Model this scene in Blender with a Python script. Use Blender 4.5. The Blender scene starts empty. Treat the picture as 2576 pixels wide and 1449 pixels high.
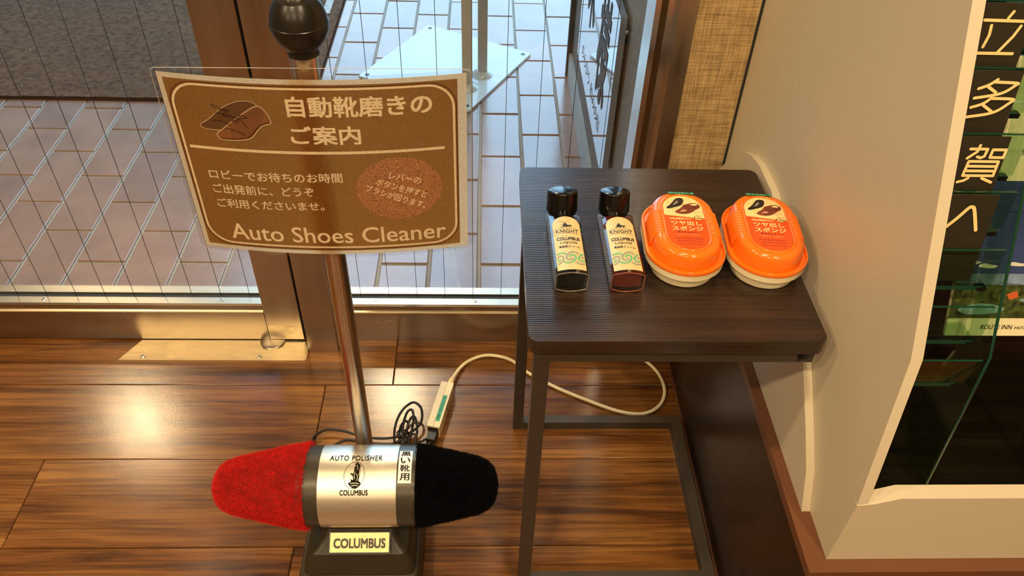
import bpy, bmesh, math, random
import numpy as np
from mathutils import Vector, Matrix

random.seed(7)
SC = bpy.context.scene
COL = SC.collection
PI = math.pi

# ------------------------------------------------------------------ camera
F_PX, W_PX = 2011.6, 2576.0
PITCH, YAW, ROLL = math.radians(42.522), math.radians(2.950), math.radians(-2.343)
CAM_H = 1.25
_cp, _sp, _cy, _sy = math.cos(PITCH), math.sin(PITCH), math.cos(YAW), math.sin(YAW)
_fwd = Vector((_sy * _cp, _cy * _cp, -_sp))
_right = Vector((_cy, -_sy, 0))
_down = _fwd.cross(_right)
_r = math.cos(ROLL) * _right + math.sin(ROLL) * _down
_d = -math.sin(ROLL) * _right + math.cos(ROLL) * _down
cam_data = bpy.data.cameras.new('camera')
cam = bpy.data.objects.new('camera', cam_data)
COL.objects.link(cam)
cam_data.sensor_width = 36.0
cam_data.lens = F_PX / W_PX * 36.0
cam_data.clip_start = 0.02
M = Matrix.Identity(4)
for i in range(3):
    M[i][0], M[i][1], M[i][2] = _r[i], -_d[i], -_fwd[i]
M[2][3] = CAM_H
cam.matrix_world = M
SC.camera = cam

# ------------------------------------------------------------------ view, world, lights
SC.view_settings.view_transform = 'Standard'
SC.view_settings.look = 'None'
SC.view_settings.gamma = 1.0
SC.view_settings.use_curve_mapping = False
SC.view_settings.exposure = 0.74

world = bpy.data.worlds.new('sky')
SC.world = world
world.use_nodes = True
bg = world.node_tree.nodes['Background']
bg.inputs[0].default_value = (0.40, 0.69, 1.0, 1)
bg.inputs[1].default_value = 3.5

def area(name, loc, size, power, col, target=None, shape='DISK'):
    l = bpy.data.lights.new(name, 'AREA')
    l.shape = shape
    l.size = size
    l.energy = power
    l.color = col
    o = bpy.data.objects.new(name, l)
    o.location = loc
    COL.objects.link(o)
    if target is not None:
        dv = Vector(target) - Vector(loc)
        o.rotation_euler = dv.to_track_quat('-Z', 'Y').to_euler()
    return o

WARM = (1.0, 0.75, 0.44)
for k, (x, y, p) in enumerate(((-1.9, -0.6, 16), (-0.55, -0.6, 16), (0.75, -0.6, 16), (-1.9, -2.2, 16), (-0.4, -2.2, 16), (1.2, -2.2, 16),
                               (-1.3, 0.45, 9), (0.15, 0.45, 9))):
    area('downlight_lamp', (x, y, 2.46), 0.12, p, WARM)
def spot(name, loc, target, power, angle, radius, col):
    l = bpy.data.lights.new(name, 'SPOT')
    l.energy = power
    l.spot_size = math.radians(angle)
    l.spot_blend = 0.7
    l.shadow_soft_size = radius
    l.color = col
    o = bpy.data.objects.new(name, l)
    o.location = loc
    o.rotation_euler = (Vector(target) - Vector(loc)).to_track_quat('-Z', 'Y').to_euler()
    COL.objects.link(o)
for (x, y, p) in ((-1.95, 2.93, 75), (-0.5, 3.12, 80), (0.55, 2.1, 30)):
    # added spots outdoors, aimed indoors to make the warm glows on the floor
    spot('floor_glow_spot', (x, y, 2.54), (x * 0.33, y * 0.33, 0), p, 34, 0.09, WARM)

# ------------------------------------------------------------------ material helpers
MATS = {}
def pm(name, col, rough=0.5, metal=0.0, spec=0.5, var=0.0, vscale=20.0, bump=0.0, bscale=200.0, coat=0.0, stretch=None, sheen=0.0, trans=0.0, ior=1.45, rvar=0.0):
    if name in MATS:
        return MATS[name]
    m = bpy.data.materials.new(name)
    m.use_nodes = True
    nt = m.node_tree
    b = nt.nodes['Principled BSDF']
    b.inputs['Base Color'].default_value = (*col, 1)
    b.inputs['Roughness'].default_value = rough
    b.inputs['Metallic'].default_value = metal
    b.inputs['Specular IOR Level'].default_value = spec
    b.inputs['Coat Weight'].default_value = coat
    b.inputs['Coat Roughness'].default_value = 0.08
    b.inputs['Sheen Weight'].default_value = sheen
    b.inputs['Transmission Weight'].default_value = trans
    b.inputs['IOR'].default_value = ior
    if var or bump or rvar:
        tc = nt.nodes.new('ShaderNodeTexCoord')
        mp = nt.nodes.new('ShaderNodeMapping')
        nt.links.new(tc.outputs['Object'], mp.inputs[0])
        if stretch:
            mp.inputs['Scale'].default_value = stretch
    if var or rvar:
        n = nt.nodes.new('ShaderNodeTexNoise')
        n.inputs['Scale'].default_value = vscale
        n.inputs['Detail'].default_value = 5
        nt.links.new(mp.outputs[0], n.inputs['Vector'])
        if var:
            r = nt.nodes.new('ShaderNodeValToRGB')
            r.color_ramp.elements[0].position = 0.3
            r.color_ramp.elements[1].position = 0.7
            r.color_ramp.elements[0].color = (*[max(0, c * (1 - var)) for c in col], 1)
            r.color_ramp.elements[1].color = (*[min(1, c * (1 + var)) for c in col], 1)
            nt.links.new(n.outputs['Fac'], r.inputs[0])
            nt.links.new(r.outputs[0], b.inputs['Base Color'])
        if rvar:
            mr = nt.nodes.new('ShaderNodeMapRange')
            mr.inputs['From Min'].default_value = 0.3
            mr.inputs['From Max'].default_value = 0.7
            mr.inputs['To Min'].default_value = max(0.02, rough - rvar)
            mr.inputs['To Max'].default_value = rough + rvar
            nt.links.new(n.outputs['Fac'], mr.inputs[0])
            nt.links.new(mr.outputs[0], b.inputs['Roughness'])
    if bump:
        n2 = nt.nodes.new('ShaderNodeTexNoise')
        n2.inputs['Scale'].default_value = bscale
        n2.inputs['Detail'].default_value = 3
        nt.links.new(mp.outputs[0], n2.inputs['Vector'])
        bp = nt.nodes.new('ShaderNodeBump')
        bp.inputs['Strength'].default_value = bump
        bp.inputs['Distance'].default_value = 0.002
        nt.links.new(n2.outputs['Fac'], bp.inputs['Height'])
        nt.links.new(bp.outputs[0], b.inputs['Normal'])
    MATS[name] = m
    return m

def thin_glass(name, tint=(1, 1, 1), refl=1.0, rough=0.0, ior=1.5):
    """thin clear sheet: tinted pass-through with a Fresnel mirror on top"""
    if name in MATS:
        return MATS[name]
    m = bpy.data.materials.new(name)
    m.use_nodes = True
    nt = m.node_tree
    nt.nodes.clear()
    out = nt.nodes.new('ShaderNodeOutputMaterial')
    mix = nt.nodes.new('ShaderNodeMixShader')
    tr = nt.nodes.new('ShaderNodeBsdfTransparent')
    gl = nt.nodes.new('ShaderNodeBsdfGlossy')
    fr = nt.nodes.new('ShaderNodeFresnel')
    ge = nt.nodes.new('ShaderNodeNewGeometry')
    im = nt.nodes.new('ShaderNodeMapRange')
    im.inputs['To Min'].default_value = ior
    im.inputs['To Max'].default_value = 1.0 / ior
    nt.links.new(ge.outputs['Backfacing'], im.inputs[0])
    nt.links.new(im.outputs[0], fr.inputs['IOR'])
    mu = nt.nodes.new('ShaderNodeMath')
    mu.operation = 'MULTIPLY'
    mu.inputs[1].default_value = refl
    tr.inputs[0].default_value = (*tint, 1)
    gl.inputs['Roughness'].default_value = rough
    nt.links.new(fr.outputs[0], mu.inputs[0])
    nt.links.new(mu.outputs[0], mix.inputs[0])
    nt.links.new(tr.outputs[0], mix.inputs[1])
    nt.links.new(gl.outputs[0], mix.inputs[2])
    nt.links.new(mix.outputs[0], out.inputs[0])
    MATS[name] = m
    return m

def paper_mat(name, col, trans=0.35):
    """printed paper that lets some of the light from behind through"""
    m = bpy.data.materials.new(name)
    m.use_nodes = True
    nt = m.node_tree
    nt.nodes.clear()
    out = nt.nodes.new('ShaderNodeOutputMaterial')
    mix = nt.nodes.new('ShaderNodeMixShader')
    mix.inputs[0].default_value = trans
    d = nt.nodes.new('ShaderNodeBsdfPrincipled')
    d.inputs['Roughness'].default_value = 0.45
    t = nt.nodes.new('ShaderNodeBsdfTranslucent')
    tc = nt.nodes.new('ShaderNodeTexCoord')
    n = nt.nodes.new('ShaderNodeTexNoise')
    n.inputs['Scale'].default_value = 350
    n.inputs['Detail'].default_value = 4
    r = nt.nodes.new('ShaderNodeValToRGB')
    r.color_ramp.elements[0].position = 0.3
    r.color_ramp.elements[1].position = 0.7
    r.color_ramp.elements[0].color = (*[c * 0.9 for c in col], 1)
    r.color_ramp.elements[1].color = (*[min(1, c * 1.1) for c in col], 1)
    nt.links.new(tc.outputs['Object'], n.inputs['Vector'])
    nt.links.new(n.outputs['Fac'], r.inputs[0])
    nt.links.new(r.outputs[0], d.inputs['Base Color'])
    nt.links.new(r.outputs[0], t.inputs[0])
    nt.links.new(d.outputs[0], mix.inputs[1])
    nt.links.new(t.outputs[0], mix.inputs[2])
    nt.links.new(mix.outputs[0], out.inputs[0])
    MATS[name] = m
    return m

def wood_mat(name, dark, mid, light, scale=(1.2, 14, 14), rough=0.25, coat=0.0, bump=0.05, rand=True, bscale=260.0, grooves=0.0, spec=0.5):
    m = bpy.data.materials.new(name)
    m.use_nodes = True
    nt = m.node_tree
    L = nt.links.new
    b = nt.nodes['Principled BSDF']
    tc = nt.nodes.new('ShaderNodeTexCoord')
    add = nt.nodes.new('ShaderNodeVectorMath')
    add.operation = 'ADD'
    L(tc.outputs['Object'], add.inputs[0])
    if rand:
        oi = nt.nodes.new('ShaderNodeObjectInfo')
        sc = nt.nodes.new('ShaderNodeVectorMath')
        sc.operation = 'SCALE'
        sc.inputs[0].default_value = (7.3, 11.1, 3.7)
        L(oi.outputs['Random'], sc.inputs['Scale'])
        L(sc.outputs[0], add.inputs[1])
    mp = nt.nodes.new('ShaderNodeMapping')
    mp.inputs['Scale'].default_value = scale
    L(add.outputs[0], mp.inputs[0])
    n1 = nt.nodes.new('ShaderNodeTexNoise')
    n1.inputs['Scale'].default_value = 1.6
    n1.inputs['Detail'].default_value = 7
    n1.inputs['Roughness'].default_value = 0.62
    n1.inputs['Distortion'].default_value = 0.9
    L(mp.outputs[0], n1.inputs['Vector'])
    mp2 = nt.nodes.new('ShaderNodeMapping')
    mp2.inputs['Scale'].default_value = (scale[0] * 3.5, scale[1] * 9, scale[2] * 9)
    L(add.outputs[0], mp2.inputs[0])
    n2 = nt.nodes.new('ShaderNodeTexNoise')
    n2.inputs['Scale'].default_value = 1.4
    n2.inputs['Detail'].default_value = 4
    L(mp2.outputs[0], n2.inputs['Vector'])
    r = nt.nodes.new('ShaderNodeValToRGB')
    e = r.color_ramp.elements
    e[0].position, e[0].color = 0.33, (*dark, 1)
    e[1].position, e[1].color = 0.68, (*light, 1)
    k = e.new(0.47)
    k.color = (*mid, 1)
    L(n1.outputs['Fac'], r.inputs[0])
    mx = nt.nodes.new('ShaderNodeMix')
    mx.data_type = 'RGBA'
    mx.blend_type = 'MULTIPLY'
    mx.inputs['Factor'].default_value = 0.75
    r2 = nt.nodes.new('ShaderNodeValToRGB')
    r2.color_ramp.elements[0].position = 0.36
    r2.color_ramp.elements[0].color = (0.4, 0.36, 0.33, 1)
    r2.color_ramp.elements[1].position = 0.6
    L(n2.outputs['Fac'], r2.inputs[0])
    L(r.outputs[0], mx.inputs['A'])
    L(r2.outputs[0], mx.inputs['B'])
    L(mx.outputs['Result'], b.inputs['Base Color'])
    b.inputs['Roughness'].default_value = rough
    b.inputs['Specular IOR Level'].default_value = spec
    b.inputs['Coat Weight'].default_value = coat
    b.inputs['Coat Roughness'].default_value = 0.12
    n3 = nt.nodes.new('ShaderNodeTexNoise')
    n3.inputs['Scale'].default_value = bscale
    n3.inputs['Detail'].default_value = 2
    L(tc.outputs['Object'], n3.inputs['Vector'])
    bp = nt.nodes.new('ShaderNodeBump')
    bp.inputs['Strength'].default_value = bump
    bp.inputs['Distance'].default_value = 0.002
    L(n3.outputs['Fac'], bp.inputs['Height'])
    last = bp
    if grooves:
        sx = nt.nodes.new('ShaderNodeTexWave')
        sx.bands_direction = 'Y'
        sx.inputs['Scale'].default_value = 88
        sx.inputs['Distortion'].default_value = 2.5
        sx.inputs['Detail Scale'].default_value = 0.4
        L(tc.outputs['Object'], sx.inputs['Vector'])
        bp2 = nt.nodes.new('ShaderNodeBump')
        bp2.inputs['Strength'].default_value = grooves
        bp2.inputs['Distance'].default_value = 0.001
        L(sx.outputs['Fac'], bp2.inputs['Height'])
        L(bp.outputs[0], bp2.inputs['Normal'])
        last = bp2
    L(last.outputs[0], b.inputs['Normal'])
    MATS[name] = m
    return m

# ------------------------------------------------------------------ mesh helpers
def link(o):
    COL.objects.link(o)
    return o

def tag(o, label=None, cat=None, group=None, kind=None):
    if label: o['label'] = label
    if cat: o['category'] = cat
    if group: o['group'] = group
    if kind: o['kind'] = kind
    return o

def empty(name, loc=(0, 0, 0), rot=(0, 0, 0), label=None, cat=None, group=None, kind=None):
    o = bpy.data.objects.new(name, None)
    o.location = loc
    o.rotation_euler = rot
    o.empty_display_size = 0.05
    link(o)
    return tag(o, label, cat, group, kind)

def set_parent(o, p, world=False):
    o.parent = p
    if world and p is not None:
        T = Matrix.Identity(4)
        q = p
        while q is not None:
            T = q.matrix_parent_inverse @ Matrix.LocRotScale(q.location, q.rotation_euler, q.scale) @ T
            q = q.parent
        o.matrix_parent_inverse = T.inverted()

def finish(name, me, mat, parent=None, smooth=False, world=True, sharp=None):
    if mat is not None:
        for m in (mat if isinstance(mat, (list, tuple)) else [mat]):
            me.materials.append(m)
    if smooth:
        me.polygons.foreach_set('use_smooth', [True] * len(me.polygons))
        if sharp is not None:
            me.set_sharp_from_angle(angle=math.radians(sharp))
    o = link(bpy.data.objects.new(name, me))
    if parent is not None:
        set_parent(o, parent, world)
    return o

def bobj(name, bm, mat, parent=None, smooth=False, bevel=0.0, seg=2, world=True, sharp=35):
    if bevel:
        bmesh.ops.bevel(bm, geom=[e for e in bm.edges if len(e.link_faces) == 2 and e.calc_face_angle(0) > 0.5],
                        offset=bevel, segments=seg, affect='EDGES', profile=0.5, clamp_overlap=True)
        smooth = True
    bmesh.ops.recalc_face_normals(bm, faces=bm.faces)
    me = bpy.data.meshes.new(name)
    bm.to_mesh(me)
    bm.free()
    return finish(name, me, mat, parent, smooth, world, sharp)

def pobj(name, V, Fc, mat, parent=None, smooth=False, world=True, sharp=None):
    me = bpy.data.meshes.new(name)
    me.from_pydata([tuple(v) for v in V], [], Fc)
    me.update()
    return finish(name, me, mat, parent, smooth, world, sharp)

def bm_box(bm, x0, x1, y0, y1, z0, z1):
    vs = [bm.verts.new(p) for p in ((x0, y0, z0), (x1, y0, z0), (x1, y1, z0), (x0, y1, z0), (x0, y0, z1), (x1, y0, z1), (x1, y1, z1), (x0, y1, z1))]
    for f in ((0, 3, 2, 1), (4, 5, 6, 7), (0, 1, 5, 4), (1, 2, 6, 5), (2, 3, 7, 6), (3, 0, 4, 7)):
        bm.faces.new([vs[i] for i in f])

def box(name, x0, x1, y0, y1, z0, z1, mat, parent=None, bevel=0.0, seg=2, world=True):
    bm = bmesh.new()
    bm_box(bm, x0, x1, y0, y1, z0, z1)
    return bobj(name, bm, mat, parent, bevel=bevel, seg=seg, world=world)

def prism(name, poly, axis, a, b, mat, parent=None, bevel=0.0, seg=2, world=True, smooth=False):
    """poly: list of 2D points; axis 0: points are (y,z) extruded in x; 1: (x,z) in y; 2: (x,y) in z"""
    bm = bmesh.new()
    def P(p, t):
        return {0: (t, p[0], p[1]), 1: (p[0], t, p[1]), 2: (p[0], p[1], t)}[axis]
    A = [bm.verts.new(P(p, a)) for p in poly]
    B = [bm.verts.new(P(p, b)) for p in poly]
    n = len(poly)
    bm.faces.new(A)
    bm.faces.new(B[::-1])
    for i in range(n):
        bm.faces.new((A[i], B[i], B[(i + 1) % n], A[(i + 1) % n]))
    return bobj(name, bm, mat, parent, bevel=bevel, seg=seg, world=world, smooth=smooth)

def loft(name, rings, mat, parent=None, smooth=True, cap=True, world=True, sharp=35):
    V, Fc = [], []
    n = len(rings[0])
    for r in rings:
        V += list(r)
    for k in range(len(rings) - 1):
        for i in range(n):
            j = (i + 1) % n
            Fc.append((k * n + i, k * n + j, (k + 1) * n + j, (k + 1) * n + i))
    if cap:
        Fc.append(tuple(range(n))[::-1])
        Fc.append(tuple((len(rings) - 1) * n + i for i in range(n)))
    me = bpy.data.meshes.new(name)
    me.from_pydata([tuple(v) for v in V], [], Fc)
    me.update()
    bm = bmesh.new()
    bm.from_mesh(me)
    bmesh.ops.recalc_face_normals(bm, faces=bm.faces)
    bm.to_mesh(me)
    bm.free()
    return finish(name, me, mat, parent, smooth, world, sharp)

def lathe(name, prof, axis, origin, mat, parent=None, n=40, cap=True, world=True, sharp=40, smooth=True):
    """prof: list of (radius, t) along the axis 'x','y' or 'z' from origin"""
    rings = []
    for (r, t) in prof:
        ring = []
        for i in range(n):
            a = 2 * PI * i / n
            c, s = r * math.cos(a), r * math.sin(a)
            p = {'x': (t, c, s), 'y': (c, t, s), 'z': (c, s, t)}[axis]
            ring.append((p[0] + origin[0], p[1] + origin[1], p[2] + origin[2]))
        rings.append(ring)
    return loft(name, rings, mat, parent, smooth, cap, world, sharp)

def catmull(pts, sub=8, closed=False):
    P = [Vector(p) for p in pts]
    out = []
    n = len(P)
    rng = range(n) if closed else range(n - 1)
    for i in rng:
        p0 = P[(i - 1) % n] if (closed or i > 0) else P[0]
        p1, p2 = P[i], P[(i + 1) % n]
        p3 = P[(i + 2) % n] if (closed or i + 2 < n) else P[-1]
        for s in range(sub):
            t = s / sub
            out.append(0.5 * ((2 * p1) + (p2 - p0) * t + (2 * p0 - 5 * p1 + 4 * p2 - p3) * t * t + (3 * p1 - p0 - 3 * p2 + p3) * t ** 3))
    if not closed:
        out.append(P[-1])
    return out

def tube_geo(pts, r, n=8, closed=False):
    P = [Vector(p) for p in pts]
    m = len(P)
    V, Fc = [], []
    up = Vector((0, 0, 1))
    prev = None
    for i in range(m):
        a = P[(i - 1) % m] if (closed or i > 0) else P[i]
        b = P[(i + 1) % m] if (closed or i < m - 1) else P[i]
        t = (b - a).normalized()
        if prev is None:
            u = t.cross(up)
            if u.length < 1e-3:
                u = t.cross(Vector((1, 0, 0)))
        else:
            u = prev - t * prev.dot(t)
        u.normalize()
        prev = u
        v = t.cross(u)
        rr = r[i] if isinstance(r, (list, tuple)) else r
        for k in range(n):
            ang = 2 * PI * k / n
            V.append(P[i] + u * rr * math.cos(ang) + v * rr * math.sin(ang))
    segs = m if closed else m - 1
    for i in range(segs):
        for k in range(n):
            j = (i + 1) % m
            Fc.append((i * n + k, i * n + (k + 1) % n, j * n + (k + 1) % n, j * n + k))
    if not closed:
        Fc.append(tuple(range(n))[::-1])
        Fc.append(tuple((m - 1) * n + k for k in range(n)))
    return V, Fc

def tube(name, pts, r, mat, parent=None, n=8, closed=False, world=True):
    V, Fc = tube_geo(pts, r, n, closed)
    return pobj(name, V, Fc, mat, parent, smooth=True, world=world, sharp=50)

_DG = None
def text_geo(s, bold=0.0, spacing=1.0, shear=0.0):
    cu = bpy.data.curves.new('lettering', 'FONT')
    cu.body = s
    cu.size = 1.0
    cu.space_character = spacing
    cu.shear = shear
    cu.resolution_u = 3
    cu.fill_mode = 'FRONT'
    o = bpy.data.objects.new('lettering', cu)
    COL.objects.link(o)
    dg = bpy.context.evaluated_depsgraph_get()
    me = bpy.data.meshes.new_from_object(o.evaluated_get(dg))
    bpy.data.objects.remove(o)
    bpy.data.curves.remove(cu)
    co = np.empty(len(me.vertices) * 3)
    me.vertices.foreach_get('co', co)
    co = co.reshape(-1, 3)
    faces = [tuple(p.vertices) for p in me.polygons]
    bpy.data.meshes.remove(me)
    co = co[:, :2]
    if bold and len(co):
        n = len(co)
        C_, F_ = [], []
        for k, (dx, dy) in enumerate(((-1, -1), (1, -1), (1, 1), (-1, 1), (0, 0))):
            C_.append(co + np.array([dx * bold, dy * bold]))
            F_ += [tuple(i + k * n for i in f) for f in faces]
        co, faces = np.concatenate(C_), F_
    return co, faces

def lettering(name, s, u0, v0, w, h, fmap, mat, parent, bold=0.0, spacing=1.0, shear=0.0, rot=0.0, world=True, fit=True):
    """lay flat letters into the box (u0,v0,w,h) of a surface; fmap(u,v) -> point. rot turns them about the box centre"""
    co, faces = text_geo(s, bold, spacing, shear)
    if len(co) == 0:
        return None
    mn, mx = co.min(0), co.max(0)
    sz = np.maximum(mx - mn, 1e-6)
    sx = w / sz[0] if w else h / sz[1]
    sy = h / sz[1] if h else w / sz[0]
    q = (co - mn) * np.array([sx, sy])
    c = np.array([sz[0] * sx / 2, sz[1] * sy / 2])
    if rot:
        ca, sa = math.cos(rot), math.sin(rot)
        d = q - c
        q = c + np.stack([d[:, 0] * ca - d[:, 1] * sa, d[:, 0] * sa + d[:, 1] * ca], 1)
    P0 = Vector(fmap(u0, v0))
    nv = (Vector(fmap(u0 + 1e-3, v0)) - P0).cross(Vector(fmap(u0, v0 + 1e-3)) - P0)
    nv.normalize()
    lay = len(q) // 5 if bold else len(q)
    V = [Vector(fmap(u0 + a, v0 + b)) + nv * (2.5e-5 * (i // lay)) for i, (a, b) in enumerate(q)]
    return pobj(name, V, faces, mat, parent, world=world)

def patch(name, poly, fmap, mat, parent, world=True):
    """flat printed shape: polygon of (u,v) points put onto a surface"""
    bm = bmesh.new()
    vs = [bm.verts.new((p[0], p[1], 0)) for p in poly]
    f = bm.faces.new(vs)
    bmesh.ops.triangulate(bm, faces=[f])
    for v in bm.verts:
        v.co = Vector(fmap(v.co.x, v.co.y))
    me = bpy.data.meshes.new(name)
    bm.to_mesh(me)
    bm.free()
    return finish(name, me, mat, parent, False, world)

def ribbon(name, path, w, fmap, mat, parent, closed=False, world=True):
    """printed line of width w along a (u,v) path"""
    P = [Vector((p[0], p[1])) for p in path]
    n = len(P)
    V, Fc = [], []
    for i in range(n):
        a = P[(i - 1) % n] if (closed or i > 0) else P[i]
        b = P[(i + 1) % n] if (closed or i < n - 1) else P[i]
        t = (b - a).normalized()
        nn = Vector((-t.y, t.x))
        ww = w[i] if isinstance(w, (list, tuple)) else w
        for s in (-1, 1):
            q = P[i] + nn * ww * 0.5 * s
            V.append(fmap(q.x, q.y))
    for i in range(n if closed else n - 1):
        j = (i + 1) % n
        Fc.append((2 * i, 2 * i + 1, 2 * j + 1, 2 * j))
    return pobj(name, V, Fc, mat, parent, world=world)

def ribbons(name, paths, w, fmap, mat, parent, world=True):
    V, Fc = [], []
    for path in paths:
        P = [Vector((p[0], p[1])) for p in path]
        n = len(P)
        o = len(V)
        for i in range(n):
            a, b = P[max(i - 1, 0)], P[min(i + 1, n - 1)]
            t = (b - a).normalized()
            nn = Vector((-t.y, t.x))
            for s in (-1, 1):
                q = P[i] + nn * w * 0.5 * s
                V.append(fmap(q.x, q.y))
        for i in range(n - 1):
            Fc.append((o + 2 * i, o + 2 * i + 1, o + 2 * i + 3, o + 2 * i + 2))
    return pobj(name, V, Fc, mat, parent, world=world)

def smooth2(pts, sub=6, closed=False):
    return [(p.x, p.y) for p in catmull([(a, b, 0) for a, b in pts], sub, closed)]

def rrect(x0, x1, y0, y1, r, n=10):
    out = []
    for (cx, cy, a0) in ((x1 - r, y1 - r, 0), (x0 + r, y1 - r, PI / 2), (x0 + r, y0 + r, PI), (x1 - r, y0 + r, 1.5 * PI)):
        for i in range(n + 1):
            a = a0 + PI / 2 * i / n
            out.append((cx + r * math.cos(a), cy + r * math.sin(a)))
    return out

def screw(parent, loc, r=0.004, axis='z', world=True):
    h = r * 0.35
    o = lathe('screw', [(r * 0.98, 0), (r, h * 0.4), (r * 0.8, h), (r * 0.02, h * 1.15)], axis, loc, STEEL_BRIGHT, parent, n=16, world=world)
    bm = bmesh.new()
    x, y, z = loc
    for a in (0, 1):
        l, w = r * 0.55, r * 0.13
        dx, dy = (l, w) if a == 0 else (w, l)
        if axis == 'z':
            bm_box(bm, x - dx, x + dx, y - dy, y + dy, z + h * 1.0, z + h * 1.25)
        elif axis == '-y':
            bm_box(bm, x - dx, x + dx, y - h * 1.25, y - h, z - dy, z + dy)
    c = bobj('screw_slot', bm, BLACK_GLOSS, None)
    set_parent(c, o, False)
    if parent is not None:
        # nested: the slot lies in the same coordinates as the screw mesh
        c.matrix_parent_inverse = Matrix.Identity(4)
    return o

# ------------------------------------------------------------------ shared materials
STEEL = pm('brushed_steel', (0.44, 0.38, 0.30), 0.30, 1.0, var=0.03, vscale=5, rvar=0.04, stretch=(1, 5, 5))
STEEL_V = pm('brushed_steel_upright', (0.50, 0.43, 0.34), 0.30, 1.0, var=0.03, vscale=5, rvar=0.06, stretch=(8, 8, 0.6))
STEEL_BRIGHT = pm('bright_steel', (0.80, 0.80, 0.78), 0.22, 1.0, var=0.05, vscale=40)
POLE_METAL = pm('satin_pole', (0.62, 0.56, 0.47), 0.30, 1.0, var=0.04, vscale=60)
BLACK_GLOSS = pm('black_gloss', (0.006, 0.006, 0.006), 0.15)
BLACK_RUBBER = pm('black_rubber', (0.010, 0.009, 0.008), 0.38)
GASKET = pm('gasket', (0.02, 0.02, 0.02), 0.6)
GLASS = thin_glass('pane_glass', (0.97, 0.99, 0.98))
FILM = thin_glass('laminate_film', (0.96, 0.96, 0.95), refl=1.3, rough=0.03)
GREEN_GLASS = thin_glass('green_shelf_glass', (0.80, 0.90, 0.80), ior=1.5)
GREEN_EDGE = pm('green_glass_edge', (0.010, 0.060, 0.034), 0.10, 0, 0.6, trans=0.2)
CREAM_PANEL = pm('cream_laminate', (0.60, 0.525, 0.385), 0.40, 0, 0.4, var=0.015, vscale=6)
GLINT_CREAM = pm('glint_cream', (0.80, 0.66, 0.38), 0.38)  # pale colour of the painted rail highlights
DARK_WOOD = wood_mat('dark_brown_board', (0.014, 0.006, 0.004), (0.020, 0.009, 0.006), (0.028, 0.013, 0.008), (1.2, 9, 9), 0.33, bump=0.02, rand=False)
LIP_BROWN = pm('brown_lip', (0.14, 0.055, 0.026), 0.35, var=0.05, vscale=12)
DARK_FRAME = pm('bronze_tube', (0.050, 0.038, 0.026), 0.42, 0.2, bump=0.05, bscale=900)

# ================================================================== ROOM
FLOOR_WOOD = wood_mat('floor_wood', (0.060, 0.020, 0.005), (0.165, 0.061, 0.0130), (0.285, 0.122, 0.029), (1.1, 13, 13), 0.19, coat=0.0, bump=0.045, bscale=420, spec=0.45)
floor = box('floor', -4.2, 3.2, -3.2, 1.26, -0.06, -0.004, pm('subfloor', (0.04, 0.02, 0.01), 0.6))
tag(floor, 'reddish brown glossy plank floor inside the door', kind='structure')
ROW = 0.1792
plank_mesh = {}
def plank(x0, x1, y0, y1):
    key = (round(x1 - x0, 3), round(y1 - y0, 3))
    g = 0.0006
    if key not in plank_mesh:
        hx, hy = (x1 - x0) / 2 - g, (y1 - y0) / 2 - g
        bm = bmesh.new()
        bm_box(bm, -hx, hx, -hy, hy, -0.0038, 0.0)
        top = [e for e in bm.edges if all(v.co.z > -0.001 for v in e.verts)]
        bmesh.ops.bevel(bm, geom=top, offset=0.0012, segments=1, affect='EDGES')
        bmesh.ops.recalc_face_normals(bm, faces=bm.faces)
        me = bpy.data.meshes.new('plank')
        bm.to_mesh(me)
        bm.free()
        me.materials.append(FLOOR_WOOD)
        plank_mesh[key] = me
    o = link(bpy.data.objects.new('plank', plank_mesh[key]))
    o.location = ((x0 + x1) / 2, (y0 + y1) / 2, 0)
    o.parent = floor
    return o
PL = 1.22
for k in range(-8, 2):
    y0 = 1.068 + (k - 0) * ROW
    y1 = y0 + ROW
    if k == 1:
        continue
    off = {0: -0.179, -1: -0.314, -2: 0.42, -3: -0.315}.get(k, -0.3 + 0.41 * ((k * 5) % 3))
    if k == 0:
        y1 = 1.255
    x = off - PL * 3
    while x < 3.2:
        a, b = max(x, -4.2), min(x + PL, 3.2)
        if b - a > 0.02 and b > -2.6 and a < 1.6:
            plank(a, b, y0, y1)
        x += PL

PLASTER = pm('warm_plaster', (0.62, 0.48, 0.33), 0.8, var=0.04, vscale=3)
BROWN_WALL = pm('brown_wall', (0.30, 0.17, 0.085), 0.7, var=0.1, vscale=2)
tag(box('ceiling', -4.2, 3.2, -3.2, 1.3, 2.5, 2.56, PLASTER), 'warm plaster ceiling of the lobby', kind='structure')
tag(box('wall_back', -4.2, 3.2, -3.26, -3.2, 0, 2.5, BROWN_WALL), 'brown lobby wall behind the viewer', kind='structure')
tag(box('wall_left', -4.26, -4.2, -3.2, 1.3, 0, 2.5, BROWN_WALL), 'brown lobby wall far left of the door', kind='structure')
tag(box('wall_right', 3.2, 3.26, -3.2, 1.3, 0, 2.5, BROWN_WALL), 'brown lobby wall far right of the rack', kind='structure')

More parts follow.
